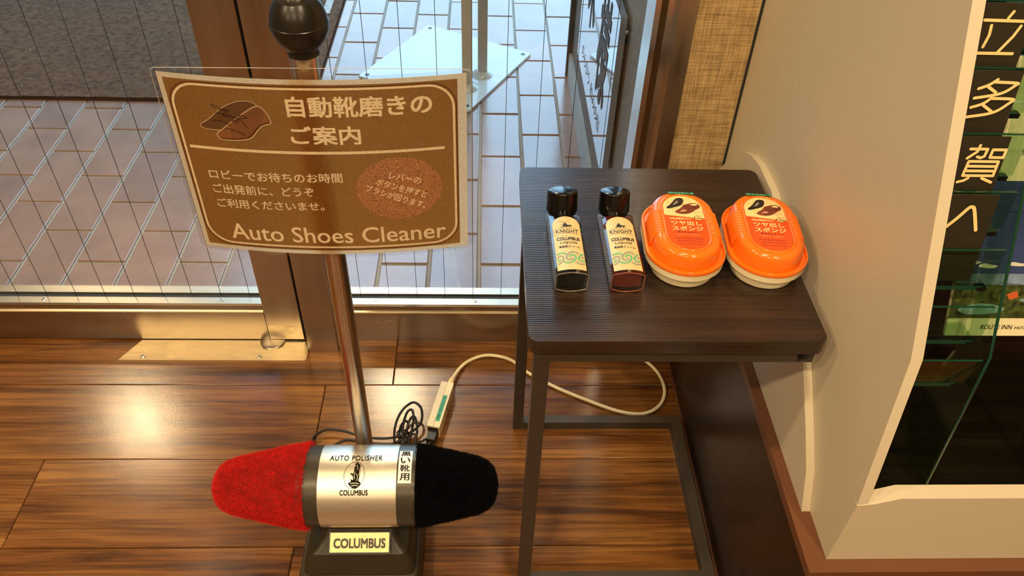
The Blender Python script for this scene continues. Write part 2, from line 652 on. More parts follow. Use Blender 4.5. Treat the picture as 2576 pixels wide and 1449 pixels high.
# linen wallpaper strip between window jamb and rack
def linen_mat():
    m = bpy.data.materials.new('linen_wallpaper')
    m.use_nodes = True
    nt = m.node_tree
    L = nt.links.new
    b = nt.nodes['Principled BSDF']
    tc = nt.nodes.new('ShaderNodeTexCoord')
    outs = []
    for sc in ((14, 1, 420), (420, 1, 14)):
        mp = nt.nodes.new('ShaderNodeMapping')
        mp.inputs['Scale'].default_value = sc
        L(tc.outputs['Object'], mp.inputs[0])
        n = nt.nodes.new('ShaderNodeTexNoise')
        n.inputs['Scale'].default_value = 1.5
        n.inputs['Detail'].default_value = 4
        L(mp.outputs[0], n.inputs['Vector'])
        outs.append(n.outputs['Fac'])
    n3 = nt.nodes.new('ShaderNodeTexNoise')
    n3.inputs['Scale'].default_value = 26
    n3.inputs['Detail'].default_value = 3
    L(tc.outputs['Object'], n3.inputs['Vector'])
    a = nt.nodes.new('ShaderNodeMath')
    a.operation = 'ADD'
    L(outs[0], a.inputs[0])
    L(outs[1], a.inputs[1])
    a2 = nt.nodes.new('ShaderNodeMath')
    a2.operation = 'MULTIPLY_ADD'
    L(n3.outputs['Fac'], a2.inputs[0])
    a2.inputs[1].default_value = 0.5
    L(a.outputs[0], a2.inputs[2])
    r = nt.nodes.new('ShaderNodeValToRGB')
    r.color_ramp.elements[0].position = 0.95 / 2
    r.color_ramp.elements[1].position = 1.55 / 2
    r.color_ramp.elements[0].color = (0.24, 0.155, 0.06, 1)
    r.color_ramp.elements[1].color = (0.68, 0.49, 0.23, 1)
    h = nt.nodes.new('ShaderNodeMath')
    h.operation = 'MULTIPLY'
    h.inputs[1].default_value = 0.5
    L(a2.outputs[0], h.inputs[0])
    L(h.outputs[0], r.inputs[0])
    L(r.outputs[0], b.inputs['Base Color'])
    b.inputs['Roughness'].default_value = 0.8
    bp = nt.nodes.new('ShaderNodeBump')
    bp.inputs['Strength'].default_value = 0.25
    bp.inputs['Distance'].default_value = 0.001
    L(a.outputs[0], bp.inputs['Height'])
    L(bp.outputs[0], b.inputs['Normal'])
    return m
tag(box('wall_front', 0.322, 3.2, 1.165, 1.30, 0, 2.5, linen_mat()), 'linen textured beige wallpaper strip right of the window', kind='structure')
tag(box('wall_over_door', -4.2, 0.322, 1.165, 1.30, 2.15, 2.5, PLASTER), 'plaster wall above the glass door', kind='structure')
box_l = tag(box('wall_beside_door', -4.2, -1.75, 1.165, 1.30, 0, 2.15, BROWN_WALL), 'brown wall left of the glass door', kind='structure')

# ------------------------------------------------------------------ glass door (left)
GY = 1.222
WIRE = pm('dark_wire', (0.03, 0.03, 0.03), 0.5, 0.6)
def wire_set(parent, xs, z0=0.10, z1=2.1):
    me = None
    for x in xs:
        if me is None:
            V, Fc = tube_geo([(0, 0, 0), (0, 0, z1 - z0)], 0.00055, 6)
            me = bpy.data.meshes.new('wire')
            me.from_pydata([tuple(v) for v in V], [], Fc)
            me.materials.append(WIRE)
        o = link(bpy.data.objects.new('wire', me))
        o.location = (x, GY, z0)
        set_parent(o, parent, True)

def rail_profile(name, x0, x1, zbot, parent, front=1.190, mat=None):
    mat = mat or STEEL
    r = prism(name, [(front, zbot), (front, 0.086), (front + 0.003, 0.0885), (front + 0.0035, 0.100), (front + 0.006, 0.104), (GY - 0.008, 0.104), (GY - 0.008, 0.094),
                     (GY + 0.006, 0.094), (GY + 0.006, 0.104), (GY + 0.026, 0.104), (GY + 0.028, zbot)], 0, x0, x1, mat, parent)
    g = box('gasket', x0, x1, GY - 0.0078, GY + 0.0058, 0.094, 0.1005, GASKET, r)
    return r

door = empty('door_1', (-1.0, 1.2, 0), kind='structure', label='stainless steel framed glass door with fine vertical wires')
rail = rail_profile('bottom_rail', -1.75, -0.449, 0.006, door)
box('painted_glint', -1.75, -0.449, 1.1894, 1.1906, 0.0845, 0.0865, GLINT_CREAM, rail)  # bright highlight of the rail edge, painted as a pale strip
for x in (-0.890, -0.533):
    screw(rail, (x, 1.2045, 0.104), 0.0042)
st = box('stile', -0.447, -0.376, 1.188, 1.25, 0.008, 2.1, STEEL_V, door, bevel=0.0015)
box('glass_pane', -1.75, -0.447, GY - 0.0025, GY + 0.0025, 0.099, 2.1, GLASS, door)
wire_set(door, [-0.480 - 0.0588 * k for k in range(0, 18)])
box('wear_plate', -0.446, -0.377, 1.1874, 1.1881, 0.009, 0.048, pm('scuffed_steel', (0.66, 0.58, 0.42), 0.42, 1.0, var=0.25, vscale=45), st)

# door frame post
post = prism('trim_1', [(-0.3615, 1.1575), (-0.301, 1.1575), (-0.301, 1.26), (-0.3615, 1.26)], 2, 0, 2.15, STEEL_V, bevel=0.003)
tag(post, 'brown reflecting steel post between door and side window', kind='structure')
box('shadow_gap', -0.3755, -0.362, 1.20, 1.25, 0, 2.15, GASKET, post)
for (x, z) in ((-0.343, 0.045), (-0.328, 0.048), (-0.322, 0.051)):
    lathe('rivet', [(0.0016, 0), (0.0012, -0.0006), (0.0001, -0.0008)], 'y', (x, 1.1575, z), pm('rust_spot', (0.10, 0.05, 0.03), 0.7), post, n=10)

# floor plate below the door pivot
pv = prism('pivot_plate', [(-0.748, 1.131), (-0.366, 1.131), (-0.3635, 1.134), (-0.3635, 1.156), (-0.367, 1.190), (-0.715, 1.190)], 2, 0.0, 0.0035,
           pm('worn_steel_plate', (0.70, 0.60, 0.40), 0.38, 1.0, var=0.14, vscale=22, rvar=0.1, stretch=(1, 4, 4)), bevel=0.0008)
tag(pv, 'flat steel floor plate with two screws under the door corner', 'floor plate')
for x in (-0.700, -0.462):
    screw(pv, (x, 1.141, 0.0035), 0.0052)
lathe('pivot', [(0.026, 0.0035), (0.026, 0.0065), (0.0245, 0.0075), (0.001, 0.0076)], 'z', (-0.442, 1.187, 0), STEEL, pv, n=32)

# ------------------------------------------------------------------ fixed window (right of the post)
win = empty('window_1', (0, 1.2, 0), kind='structure', label='fixed wired glass side window in a steel frame')
wr = rail_profile('bottom_rail', -0.285, 0.270, 0.0, win)
box('painted_glint', -0.285, 0.270, 1.1894, 1.1906, 0.0845, 0.0865, GLINT_CREAM, wr)  # same painted edge highlight on the window rail
for x in (-0.219, -0.013):
    screw(wr, (x, 1.2065, 0.104), 0.0036)
box('side_stile', -0.301, -0.284, 1.199, 1.25, 0, 2.12, STEEL_BRIGHT, win, bevel=0.001)
box('glass_pane', -0.285, 0.270, GY - 0.0025, GY + 0.0025, 0.099, 2.12, GLASS, win)
wire_set(win, [-0.251 + 0.0582 * k for k in range(0, 9)])
# right jamb: stepped steel profile
jb = empty('trim_2', (0.29, 1.18, 0), kind='structure', label='stepped steel window jamb beside the linen wallpaper')
box('outer_strip', 0.263, 0.272, 1.185, 1.25, 0, 2.15, STEEL_BRIGHT, jb, bevel=0.0008)
box('groove', 0.272, 0.281, 1.200, 1.25, 0, 2.15, pm('bronze_groove', (0.22, 0.15, 0.07), 0.35, 1.0), jb)
box('middle_strip', 0.281, 0.295, 1.178, 1.25, 0, 2.15, STEEL_BRIGHT, jb, bevel=0.0008)
box('inner_face', 0.295, 0.3225, 1.160, 1.25, 0, 2.15, STEEL_V, jb, bevel=0.0012)

# ================================================================== OUTDOORS
GROUT = pm('grout', (0.36, 0.34, 0.29), 0.9, var=0.15, vscale=200, bump=0.4, bscale=500)
pave = box('pavement', -6, 5, 1.25, 14, -0.08, -0.0038, GROUT)
tag(pave, 'brick bond tiled pavement outside the glass', kind='structure')

def tile_mat():
    m = bpy.data.materials.new('paving_tile')
    m.use_nodes = True
    nt = m.node_tree
    L = nt.links.new
    b = nt.nodes['Principled BSDF']
    oi = nt.nodes.new('ShaderNodeObjectInfo')
    tc = nt.nodes.new('ShaderNodeTexCoord')
    add = nt.nodes.new('ShaderNodeVectorMath')
    add.operation = 'ADD'
    sc = nt.nodes.new('ShaderNodeVectorMath')
    sc.operation = 'SCALE'
    sc.inputs[0].default_value = (13, 7, 5)
    L(oi.outputs['Random'], sc.inputs['Scale'])
    L(tc.outputs['Object'], add.inputs[0])
    L(sc.outputs[0], add.inputs[1])
    n = nt.nodes.new('ShaderNodeTexNoise')
    n.inputs['Scale'].default_value = 9
    n.inputs['Detail'].default_value = 4
    L(add.outputs[0], n.inputs['Vector'])
    r = nt.nodes.new('ShaderNodeValToRGB')
    r.color_ramp.elements[0].position = 0.3
    r.color_ramp.elements[1].position = 0.75
    r.color_ramp.elements[0].color = (0.265, 0.150, 0.108, 1)
    r.color_ramp.elements[1].color = (0.345, 0.205, 0.145, 1)
    L(n.outputs['Fac'], r.inputs[0])
    r2 = nt.nodes.new('ShaderNodeValToRGB')
    r2.color_ramp.elements[0].color = (0.88, 0.88, 0.90, 1)
    r2.color_ramp.elements[1].color = (1.10, 1.06, 1.0, 1)
    L(oi.outputs['Random'], r2.inputs[0])
    mx = nt.nodes.new('ShaderNodeMix')
    mx.data_type = 'RGBA'
    mx.blend_type = 'MULTIPLY'
    mx.inputs['Factor'].default_value = 1
    L(r.outputs[0], mx.inputs['A'])
    L(r2.outputs[0], mx.inputs['B'])
    L(mx.outputs['Result'], b.inputs['Base Color'])
    b.inputs['Roughness'].default_value = 0.20
    b.inputs['Specular IOR Level'].default_value = 1.0
    n2 = nt.nodes.new('ShaderNodeTexNoise')
    n2.inputs['Scale'].default_value = 22
    n2.inputs['Detail'].default_value = 3
    L(add.outputs[0], n2.inputs['Vector'])
    bp = nt.nodes.new('ShaderNodeBump')
    bp.inputs['Strength'].default_value = 0.16
    bp.inputs['Distance'].default_value = 0.003
    L(n2.outputs['Fac'], bp.inputs['Height'])
    L(bp.outputs[0], b.inputs['Normal'])
    return m
TILE = tile_mat()
TX, TY, JW = 0.118, 0.2325, 0.0072
def tile_geo(w, l):
    bm = bmesh.new()
    bm_box(bm, -w / 2, w / 2, -l / 2, l / 2, -0.0075, 0.0)
    top = [e for e in bm.edges if all(v.co.z > -0.001 for v in e.verts)]
    bmesh.ops.bevel(bm, geom=top, offset=0.0022, segments=2, affect='EDGES', profile=0.5)
    bmesh.ops.recalc_face_normals(bm, faces=bm.faces)
    return bm
tile_meshes = {}
def tile_mesh(w, l):
    k = (round(w, 4), round(l, 4))
    if k not in tile_meshes:
        bm = tile_geo(w, l)
        me = bpy.data.meshes.new('tile')
        bm.to_mesh(me)
        bm.free()
        me.materials.append(TILE)
        me.polygons.foreach_set('use_smooth', [True] * len(me.polygons))
        me.set_sharp_from_angle(angle=math.radians(15))
        tile_meshes[k] = me
    return tile_meshes[k]
MAT_X, MAT_Y = -0.515, 2.184
WALL_X = 0.281
cells = []
for n in range(-40, 46):
    xa, xb = 0.111 - TX * (n + 1) + JW / 2, 0.111 - TX * n - JW / 2
    y = (1.443 if n % 2 == 0 else 1.559) - TY
    while y < 9:
        ya, yb = y + JW / 2, y + TY - JW / 2
        y += TY
        ya2, xb2, xa2 = max(ya, 1.256), xb, xa
        if yb - ya2 < 0.02:
            continue
        if (ya + yb) / 2 < 2.40:
            if xa2 > WALL_X - 0.02:
                continue
            xb2 = min(xb2, WALL_X - 0.003)
        hidden = xb < MAT_X - 0.02 and ya > MAT_Y + 0.03 and xb > -4
        if hidden:
            continue
        cells.append((xa2, xb2, ya2, yb))
def keyc(c):
    cx, cy = (c[0] + c[1]) / 2, (c[2] + c[3]) / 2
    inview = (abs(cx) < 0.62 * cy + 0.35) and cy < 3.3
    return (0 if inview else 1, cx * cx + cy * cy)
cells.sort(key=keyc)
for c in cells[:300]:
    o = link(bpy.data.objects.new('tile', tile_mesh(c[1] - c[0], c[3] - c[2])))
    o.location = ((c[0] + c[1]) / 2, (c[2] + c[3]) / 2, random.uniform(-0.0006, 0.0004))
    o.rotation_euler = (random.uniform(-0.004, 0.004), random.uniform(-0.004, 0.004), 0)
    o.parent = pave
V, Fc = [], []
for c in cells[300:]:
    b0 = len(V)
    V += [(c[0], c[2], -0.0075), (c[1], c[2], -0.0075), (c[1], c[3], -0.0075), (c[0], c[3], -0.0075), (c[0], c[2], 0), (c[1], c[2], 0), (c[1], c[3], 0), (c[0], c[3], 0)]
    for f in ((4, 5, 6, 7), (0, 1, 5, 4), (1, 2, 6, 5), (2, 3, 7, 6), (3, 0, 4, 7)):
        Fc.append(tuple(b0 + i for i in f))
far = pobj('paving_tiles', V, Fc, TILE, pave)
far['kind'] = 'stuff'

# unseen, added: roof over the glow spots, dark block for left tile reflections
tag(box('assumed_roof', -5, 4, 1.30, 3.4, 2.56, 2.7, PLASTER), 'assumed unseen roof above the pavement', kind='structure')
tag(box('reflection_block', -6.5, -2.7, 2.6, 12, -0.05, 5, pm('dark_block', (0.10, 0.075, 0.06), 0.7, var=0.2, vscale=1)), 'dark unseen block added to darken reflections in the left tiles', kind='structure')

# entrance mat
def pile_mat():
    m = pm('mat_pile', (0.125, 0.072, 0.044), 0.95, 0, 0.05, var=0.35, vscale=60, bump=1.0, bscale=420)
    return m
mat_root = empty('doormat', (-2.2, 2.6, 0), label='dark brown pile entrance mat lying on the tiles outside the door', cat='doormat')
bm = bmesh.new()
NX, NY = 150, 110
x0, x1, y0, y1 = -2.695, MAT_X - 0.004, MAT_Y + 0.004, 4.28
from mathutils import noise as mnoise
grid = []
for j in range(NY + 1):
    row = []
    for i in range(NX + 1):
        x = x0 + (x1 - x0) * i / NX
        y = y0 + (y1 - y0) * (j / NY) ** 1.3
        z = 0.0105 + 0.0016 * mnoise.noise(Vector((x * 30, y * 60, 0.3))) + 0.001 * mnoise.noise(Vector((x * 90, y * 160, 4)))
        row.append(bm.verts.new((x, y, z)))
    grid.append(row)
for j in range(NY):
    for i in range(NX):
        bm.faces.new((grid[j][i], grid[j][i + 1], grid[j + 1][i + 1], grid[j + 1][i]))
bobj('pile', bm, pile_mat(), mat_root, smooth=True)
prism('rubber_border', rrect(-2.7, MAT_X, MAT_Y, 4.3, 0.02, 5), 2, 0.001, 0.0075, pm('mat_rubber', (0.020, 0.013, 0.010), 0.95, spec=0.1), mat_root, bevel=0.0015)
box('pale_stripe', -0.580, -0.553, 2.80, 4.1, 0.0125, 0.0145, pm('pale_stripe', (0.45, 0.42, 0.38), 0.8, var=0.2, vscale=90), mat_root)
rng = random.Random(3)
V, Fc = [], []
for k in range(46):
    x, y = rng.uniform(-1.75, -0.6), rng.uniform(2.22, 3.1)
    s = rng.uniform(0.0010, 0.0022)
    b0 = len(V)
    z = 0.0130
    V += [(x - s, y, z), (x, y - s, z), (x + s, y, z), (x, y + s, z), (x, y, z + s), (x, y, z - s)]
    Fc += [(b0 + 4, b0, b0 + 1), (b0 + 4, b0 + 1, b0 + 2), (b0 + 4, b0 + 2, b0 + 3), (b0 + 4, b0 + 3, b0), (b0 + 5, b0 + 1, b0), (b0 + 5, b0 + 2, b0 + 1), (b0 + 5, b0 + 3, b0 + 2), (b0 + 5, b0, b0 + 3)]
crumbs = pobj('lint_specks', V, Fc, pm('lint', (0.6, 0.58, 0.52), 0.9), mat_root)
crumbs['kind'] = 'stuff'

# sign stand outside
stand = empty('sign_stand', (-0.118, 2.437, 0), label='white steel sign stand foot plate with two square posts on the pavement', cat='sign stand')
WHITE_PAINT = pm('white_painted_steel', (0.55, 0.55, 0.52), 0.20, 0, 0.6, var=0.03, vscale=15, bump=0.08, bscale=60)
POST_GREY = pm('grey_painted_post', (0.42, 0.39, 0.33), 0.35, 0.2)
corners = [(-0.195, 2.733), (0.161, 2.526), (-0.041, 2.142), (-0.397, 2.349)]
prism('foot_plate', corners, 2, 0.002, 0.009, WHITE_PAINT, stand, bevel=0.0012)
ca = math.atan2(2.526 - 2.733, 0.161 + 0.195)
cpt = Vector((-0.118, 2.437))
for c in corners:
    v = (Vector(c) - cpt) * 0.905 + cpt
    lathe('bolt_hole', [(0.0075, 0.0091), (0.0075, 0.0096), (0.0001, 0.0097)], 'z', (v.x, v.y, 0), BLACK_RUBBER, stand, n=16)
for (x, y) in ((-0.050, 2.285), (-0.002, 2.372)):
    lathe('collar', [(0.036, 0.009), (0.034, 0.014), (0.022, 0.024), (0.018, 0.026)], 'z', (x, y, 0), WHITE_PAINT, stand, n=28)
    h = 0.0145
    cc, ss = math.cos(0.06), math.sin(0.06)
    prism('post', [(x + a * cc - b * ss, y + a * ss + b * cc) for a, b in ((-h, -h), (h, -h), (h, h), (-h, h))], 2, 0.02, 1.5, POST_GREY, stand, bevel=0.0015)

# outdoor stone wall with plaque
STONE = pm('grey_stone', (0.20, 0.18, 0.155), 0.75, var=0.22, vscale=35, bump=0.35, bscale=260, stretch=(1, 1, 3))
ow = box('wall_outdoor', WALL_X + 0.004, 0.75, 1.262, 2.40, 0, 2.6, STONE)
tag(ow, 'rough dark grey stone wall outside the side window', kind='structure')
sk = box('skirting_stone', WALL_X - 0.006, WALL_X + 0.004, 1.262, 2.40, 0.0, 0.080, pm('pale_stone', (0.42, 0.43, 0.40), 0.45, var=0.12, vscale=20), ow, bevel=0.002)
box('corner_strip', WALL_X - 0.012, WALL_X + 0.01, 2.385, 2.405, 0.0, 2.6, pm('dark_bronze', (0.09, 0.075, 0.06), 0.45, 0.6), ow)
plq = box('wall_plaque', 0.262, 0.275, 1.463, 2.075, 0.236, 0.606, pm('dark_mirror_plate', (0.62, 0.64, 0.66), 0.035, 1.0), bevel=0.001)
tag(plq, 'polished mirror wall plaque with dark brush lettering outside the window', 'plaque')
for y in (1.50, 2.04):
    lathe('standoff', [(0.008, 0.2745), (0.008, 0.286)], 'x', (0, y, 0.56), STEEL_BRIGHT, plq, n=14)
PL_TXT = pm('brown_lettering', (0.050, 0.030, 0.018), 0.5)
pf = lambda u, v: (0.2612, 2.075 - u, 0.236 + v)
lettering('brush_letter', '木', 0.13, 0.16, 0.13, 0.20, pf, PL_TXT, plq, bold=0.02)
lettering('brush_letter', '様', 0.36, 0.10, 0.16, 0.25, pf, PL_TXT, plq, bold=0.02)
lettering('small_print', 'のんびり', 0.10, 0.045, 0.18, 0.034, pf, PL_TXT, plq)
lettering('small_print', '和みの宿', 0.31, 0.045, 0.19, 0.034, pf, PL_TXT, plq)

# ================================================================== SIDE TABLE
TZ = 0.59
tb = empty('side_table', (0.23, 0.8, 0), label='dark wood side table on a bronze C shaped steel frame beside the rack', cat='side table')
TABLE_WOOD = wood_mat('table_wood', (0.014, 0.007, 0.004), (0.024, 0.012, 0.007), (0.040, 0.020, 0.011), (1.0, 26, 26), 0.32, coat=0.15, bump=0.03, rand=False, grooves=0.22)
prism('table_top', rrect(0.054, 0.4025, 0.629, 0.980, 0.012, 5), 2, TZ - 0.0205, TZ, TABLE_WOOD, tb, bevel=0.003, seg=3)
fr = 0.0095
def bar(name, x0, x1, y0, y1, z0, z1):
    return box(name, x0, x1, y0, y1, z0, z1, DARK_FRAME, tb, bevel=0.0012)
FZ = TZ - 0.0205
bar('leg', 0.062, 0.081, 0.634, 0.652, 0.0, FZ)
bar('leg', 0.062, 0.081, 0.957, 0.975, 0.0, FZ)
for (ya, yb) in ((0.634, 0.652), (0.957, 0.975)):
    ar = bar('top_bar', 0.081, 0.394, ya, yb, FZ - 0.019, FZ)
    bar('floor_bar', 0.081, 0.388, ya, yb, 0.0, 0.0195)
    if ya < 0.7:
        lathe('bolt', [(0.0066, 0), (0.0066, -0.002), (0.004, -0.0032), (0.0001, -0.0034)], 'y', (0.381, ya, FZ - 0.0095), BLACK_GLOSS, tb, n=20)
bar('side_bar', 0.368, 0.3875, 0.652, 0.957, 0.0, 0.0195)

# ------------------------------------------------------------------ shoe cream bottles
LABEL_PAPER = pm('cream_label', (0.66, 0.51, 0.24), 0.35, var=0.02, vscale=200)
INK = pm('black_ink', (0.012, 0.010, 0.008), 0.45)
MINT = pm('mint_ink', (0.13, 0.42, 0.22), 0.45)
GREY_INK = pm('grey_ink', (0.28, 0.30, 0.25), 0.45)
BOTTLE_GLASS = thin_glass('bottle_glass', (0.86, 0.84, 0.80), refl=1.6)
BOTTLE_GLASS_RED = thin_glass('bottle_glass_red', (0.82, 0.55, 0.48), refl=1.6)
CAP = pm('black_cap', (0.004, 0.0035, 0.0035), 0.16, 0, 0.5)

def cross_section(w, hedge, bulge, y, zc, n=10):
    """body section: flat sides, top and bottom faces gently bowed"""
    pts = []
    for i in range(n + 1):
        t = -1 + 2 * i / n
        pts.append((t * w / 2, y, zc - hedge / 2 - bulge * (1 - t * t)))
    for i in range(n + 1):
        t = 1 - 2 * i / n
        pts.append((t * w / 2, y, zc + hedge / 2 + bulge * (1 - t * t)))
    return pts

def make_bottle(loc, rz, liquid, glass, label, smudged):
    root = empty('polish_bottle', loc, (0, 0, rz), label=label, cat='bottle', group='shoe cream bottles on the side table')
    ZC = 0.0163
    w, he, bu = 0.0405, 0.0235, 0.0042
    L = 0.127
    def cut(ring, yc):
        # slanted far end, square to the angled neck
        return [(x, yc - 1.43 * (z - ZC), z) for (x, _, z) in ring]
    rings = [cross_section(w - 0.002, he - 0.002, bu, 0.0, ZC), cross_section(w, he, bu, 0.0012, ZC), cut(cross_section(w, he, bu, 0, ZC), 0.131), cut(cross_section(w - 0.003, he - 0.002, bu * 0.9, 0, ZC), 0.134),
             cut(cross_section(0.026, 0.012, 0.003, 0, ZC), 0.137)]
    loft('glass_body', rings, glass, root, world=False, sharp=30)
    ins = [cross_section(w - 0.0075, he - 0.007, bu * 0.8, 0.0035, ZC), cross_section(w - 0.0065, he - 0.006, bu * 0.85, 0.006, ZC), cut(cross_section(w - 0.0065, he - 0.006, bu * 0.85, 0, ZC), 0.127), cut(cross_section(w - 0.014, he - 0.010, bu * 0.6, 0, ZC), 0.131)]
    loft('liquid', ins, liquid, root, world=False, sharp=30)
    # foot rim of the glass
    rim = [(x, -0.0002, z) for (x, _, z) in cross_section(w - 0.0015, he - 0.0015, bu, 0, ZC)]
    V, Fc = tube_geo(rim, 0.0009, 5, closed=True)
    pobj('foot_rim', V, Fc, pm('clear_rim', (0.35, 0.31, 0.26), 0.08, 0, 0.8, trans=0.6) if glass is BOTTLE_GLASS else pm('red_rim', (0.40, 0.13, 0.07), 0.08, 0, 0.8, trans=0.5), root, smooth=True, world=False)
    el = math.radians(72)
    dv, ev = Vector((0, math.cos(el), math.sin(el))), Vector((0, -math.sin(el), math.cos(el)))
    cb = Vector((0, 0.1415, 0.0175))
    def turned(name, prof, mat, n, rib):
        rings = []
        for (r, t, f) in prof:
            rings.append([tuple(cb + dv * t + Vector((1, 0, 0)) * (r + (rib if (f and i % 2) else 0)) * math.cos(2 * PI * i / n) + ev * (r + (rib if (f and i % 2) else 0)) * math.sin(2 * PI * i / n)) for i in range(n)])
        return loft(name, rings, mat, root, world=False, sharp=50)
    turned('neck', [(0.0155, -0.012, 0), (0.0155, 0.004, 0)], BLACK_RUBBER, 40, 0)
    turned('neck_ring', [(0.0172, -0.0040, 0), (0.0184, -0.0035, 1), (0.0184, -0.0008, 1), (0.0172, -0.0004, 0)], BLACK_RUBBER, 60, 0.0003)
    turned('cap', [(0.0185, 0.0, 0), (0.0202, 0.0008, 1), (0.0196, 0.0262, 1), (0.0196, 0.0270, 0), (0.0188, 0.0275, 0), (0.0165, 0.0287, 0), (0.0120, 0.0299, 0), (0.0060, 0.0306, 0), (0.0004, 0.0308, 0)], CAP, 96, 0.00035)
    # label: arched paper on the bowed face
    def face(u, v, e=0.0004):
        t = u / (w / 2)
        return (u, v, ZC + he / 2 + bu * (1 - t * t) + e)
    hw = 0.0175
    NU, NV = 12, 30
    V, Fc = [], []
    top0, arc = 0.0945, 0.0135
    for j in range(NV + 1):
        for i in range(NU + 1):
            s = -1 + 2 * i / NU
            ymax = top0 + arc * math.sqrt(max(0, 1 - s * s))
            V.append(face(s * hw, 0.0045 + (ymax - 0.0045) * j / NV))
    for j in range(NV):
        for i in range(NU):
            a = j * (NU + 1) + i
            Fc.append((a, a + 1, a + NU + 2, a + NU + 1))
    lb = pobj('label', V, Fc, LABEL_PAPER, root, smooth=True, world=False)
    ff = lambda u, v: face(u, v, 0.0007)
    def ident(o):
        if o: o.matrix_parent_inverse = Matrix.Identity(4)
        return o
    lettering('brand_name', 'KNIGHT', -0.0142, 0.0745, 0.0284, 0.0068, ff, INK, lb, bold=0.008, spacing=1.05, world=False)
    ribbons('banner_lines', [smooth2([(-0.0150, 0.0815), (-0.006, 0.0838), (0.006, 0.0838), (0.0150, 0.0815)]), smooth2([(-0.0150, 0.0725), (-0.006, 0.0735), (0.006, 0.0735), (0.0150, 0.0725)])], 0.0004, ff, INK, lb, world=False)
    lettering('maker_name', 'COLUMBUS', -0.0142, 0.0595, 0.0288, 0.0062, ff, INK, lb, bold=0.03, world=False)
    lettering('product_name', 'LIQUID', -0.0105, 0.0525, 0.0215, 0.0045, ff, INK, lb, bold=0.02, spacing=1.15, world=False)
    lettering('small_print', '高級靴クリーム', -0.0125, 0.0450, 0.0262, 0.0044, ff, INK, lb, bold=0.012, world=False)
    # rider emblem
    rider = [(-0.0085, 0.0852), (-0.0050, 0.0862), (-0.0040, 0.0880), (-0.0055, 0.0900), (-0.0035, 0.0905), (-0.0022, 0.0930), (-0.0012, 0.0945), (-0.0002, 0.0930), (0.0005, 0.0905), (0.0035, 0.0893), (0.0062, 0.0898), (0.0075, 0.0880), (0.0066, 0.0872), (0.0060, 0.0885),
             (0.0050, 0.0870), (0.0052, 0.0848), (0.0040, 0.0850), (0.0036, 0.0868), (0.0010, 0.0864), (0.0005, 0.0846), (-0.0008, 0.0846), (-0.0010, 0.0866), (-0.0045, 0.0852)]
    patch('rider_emblem', [(a, b + 0.0005) for a, b in rider], ff, INK, lb, world=False)
    # swirl pattern
    def swirl(cx, cy, s, ph):
        out = []
        for i in range(40):
            t = i / 39
            a = ph - t * 1.75 * PI
            r = s * (0.16 + 0.84 * t)
            x, y = 0.92 * r * math.cos(a), 1.18 * r * math.sin(a)
            out.append((cx + x + y * 0.28, cy + y))
        return out
    def clip(paths):
        res = []
        for p in paths:
            cur = []
            for q in p:
                if abs(q[0]) < hw - 0.0008:
                    cur.append(q)
                else:
                    if len(cur) > 1: res.append(cur)
                    cur = []
            if len(cur) > 1: res.append(cur)
        return res
    cs = [(-0.0145, 0.0255), (0.0005, 0.0268), (0.0155, 0.0255)]
    ribbons('mint_swirls', clip([swirl(cx, cy, 0.0100, -0.2 + (k % 2) * PI) for k, (cx, cy) in enumerate(cs)]), 0.0026, ff, MINT, lb, world=False)
    ribbons('grey_swirls', clip([swirl(cx, cy, 0.0100, -0.2 + PI + (k % 2) * PI) for k, (cx, cy) in enumerate(cs)]), 0.0024, lambda u, v: face(u, v, 0.00085), GREY_INK, lb, world=False)
    if smudged:
        r2 = random.Random(5)
        st = []
        for k in range(9):
            x, y = r2.uniform(-0.015, -0.002), r2.uniform(0.072, 0.098)
            st.append(smooth2([(x, y), (x + r2.uniform(0.002, 0.005), y + r2.uniform(0.0, 0.003)), (x + r2.uniform(0.005, 0.010), y + r2.uniform(-0.002, 0.003))]))
        st.append(smooth2([(-0.0165, 0.083), (-0.0170, 0.076), (-0.0150, 0.0700), (-0.009, 0.0685), (-0.001, 0.0690)]))
        ribbons('ink_smudge', st, 0.00035, lambda u, v: face(u, v, 0.0009), pm('smudge_ink', (0.20, 0.15, 0.07), 0.5), lb, world=False)
    return root
make_bottle((0.1085, 0.7125, TZ), math.radians(0.9), pm('black_liquid', (0.004, 0.004, 0.004), 0.12), BOTTLE_GLASS, 'black shoe cream bottle lying on the side table, its label smudged', True)
make_bottle((0.1765, 0.7125, TZ), math.radians(0.3), pm('brown_liquid', (0.13, 0.022, 0.008), 0.15), BOTTLE_GLASS_RED, 'reddish brown shoe cream bottle lying between black bottle and orange case', False)

# ------------------------------------------------------------------ sponge cases
ORANGE = pm('orange_plastic', (0.86, 0.165, 0.008), 0.18, 0, 0.5, coat=0.3)
WHITE_PLASTIC = pm('ivory_plastic', (0.78, 0.68, 0.45), 0.28, 0, 0.5)
LBL_RED = pm('label_red', (0.78, 0.080, 0.008), 0.25, coat=0.3)
LBL_CREAM = pm('label_cream', (0.86, 0.60, 0.27), 0.25, var=0.08, vscale=60)
LBL_TAN = pm('label_tan', (0.55, 0.35, 0.12), 0.35)
LBL_YEL = pm('label_yellow', (0.90, 0.72, 0.35), 0.35)
SHOE_BLACK = pm('printed_black_shoe', (0.015, 0.010, 0.010), 0.25, var=0.5, vscale=120)
SHOE_BROWN = pm('printed_brown_shoe', (0.16, 0.035, 0.018), 0.25, var=0.5, vscale=120)
TAPE = pm('green_tape', (0.055, 0.36, 0.20), 0.55)
NAVY = pm('navy_ink', (0.06, 0.01, 0.05), 0.4)

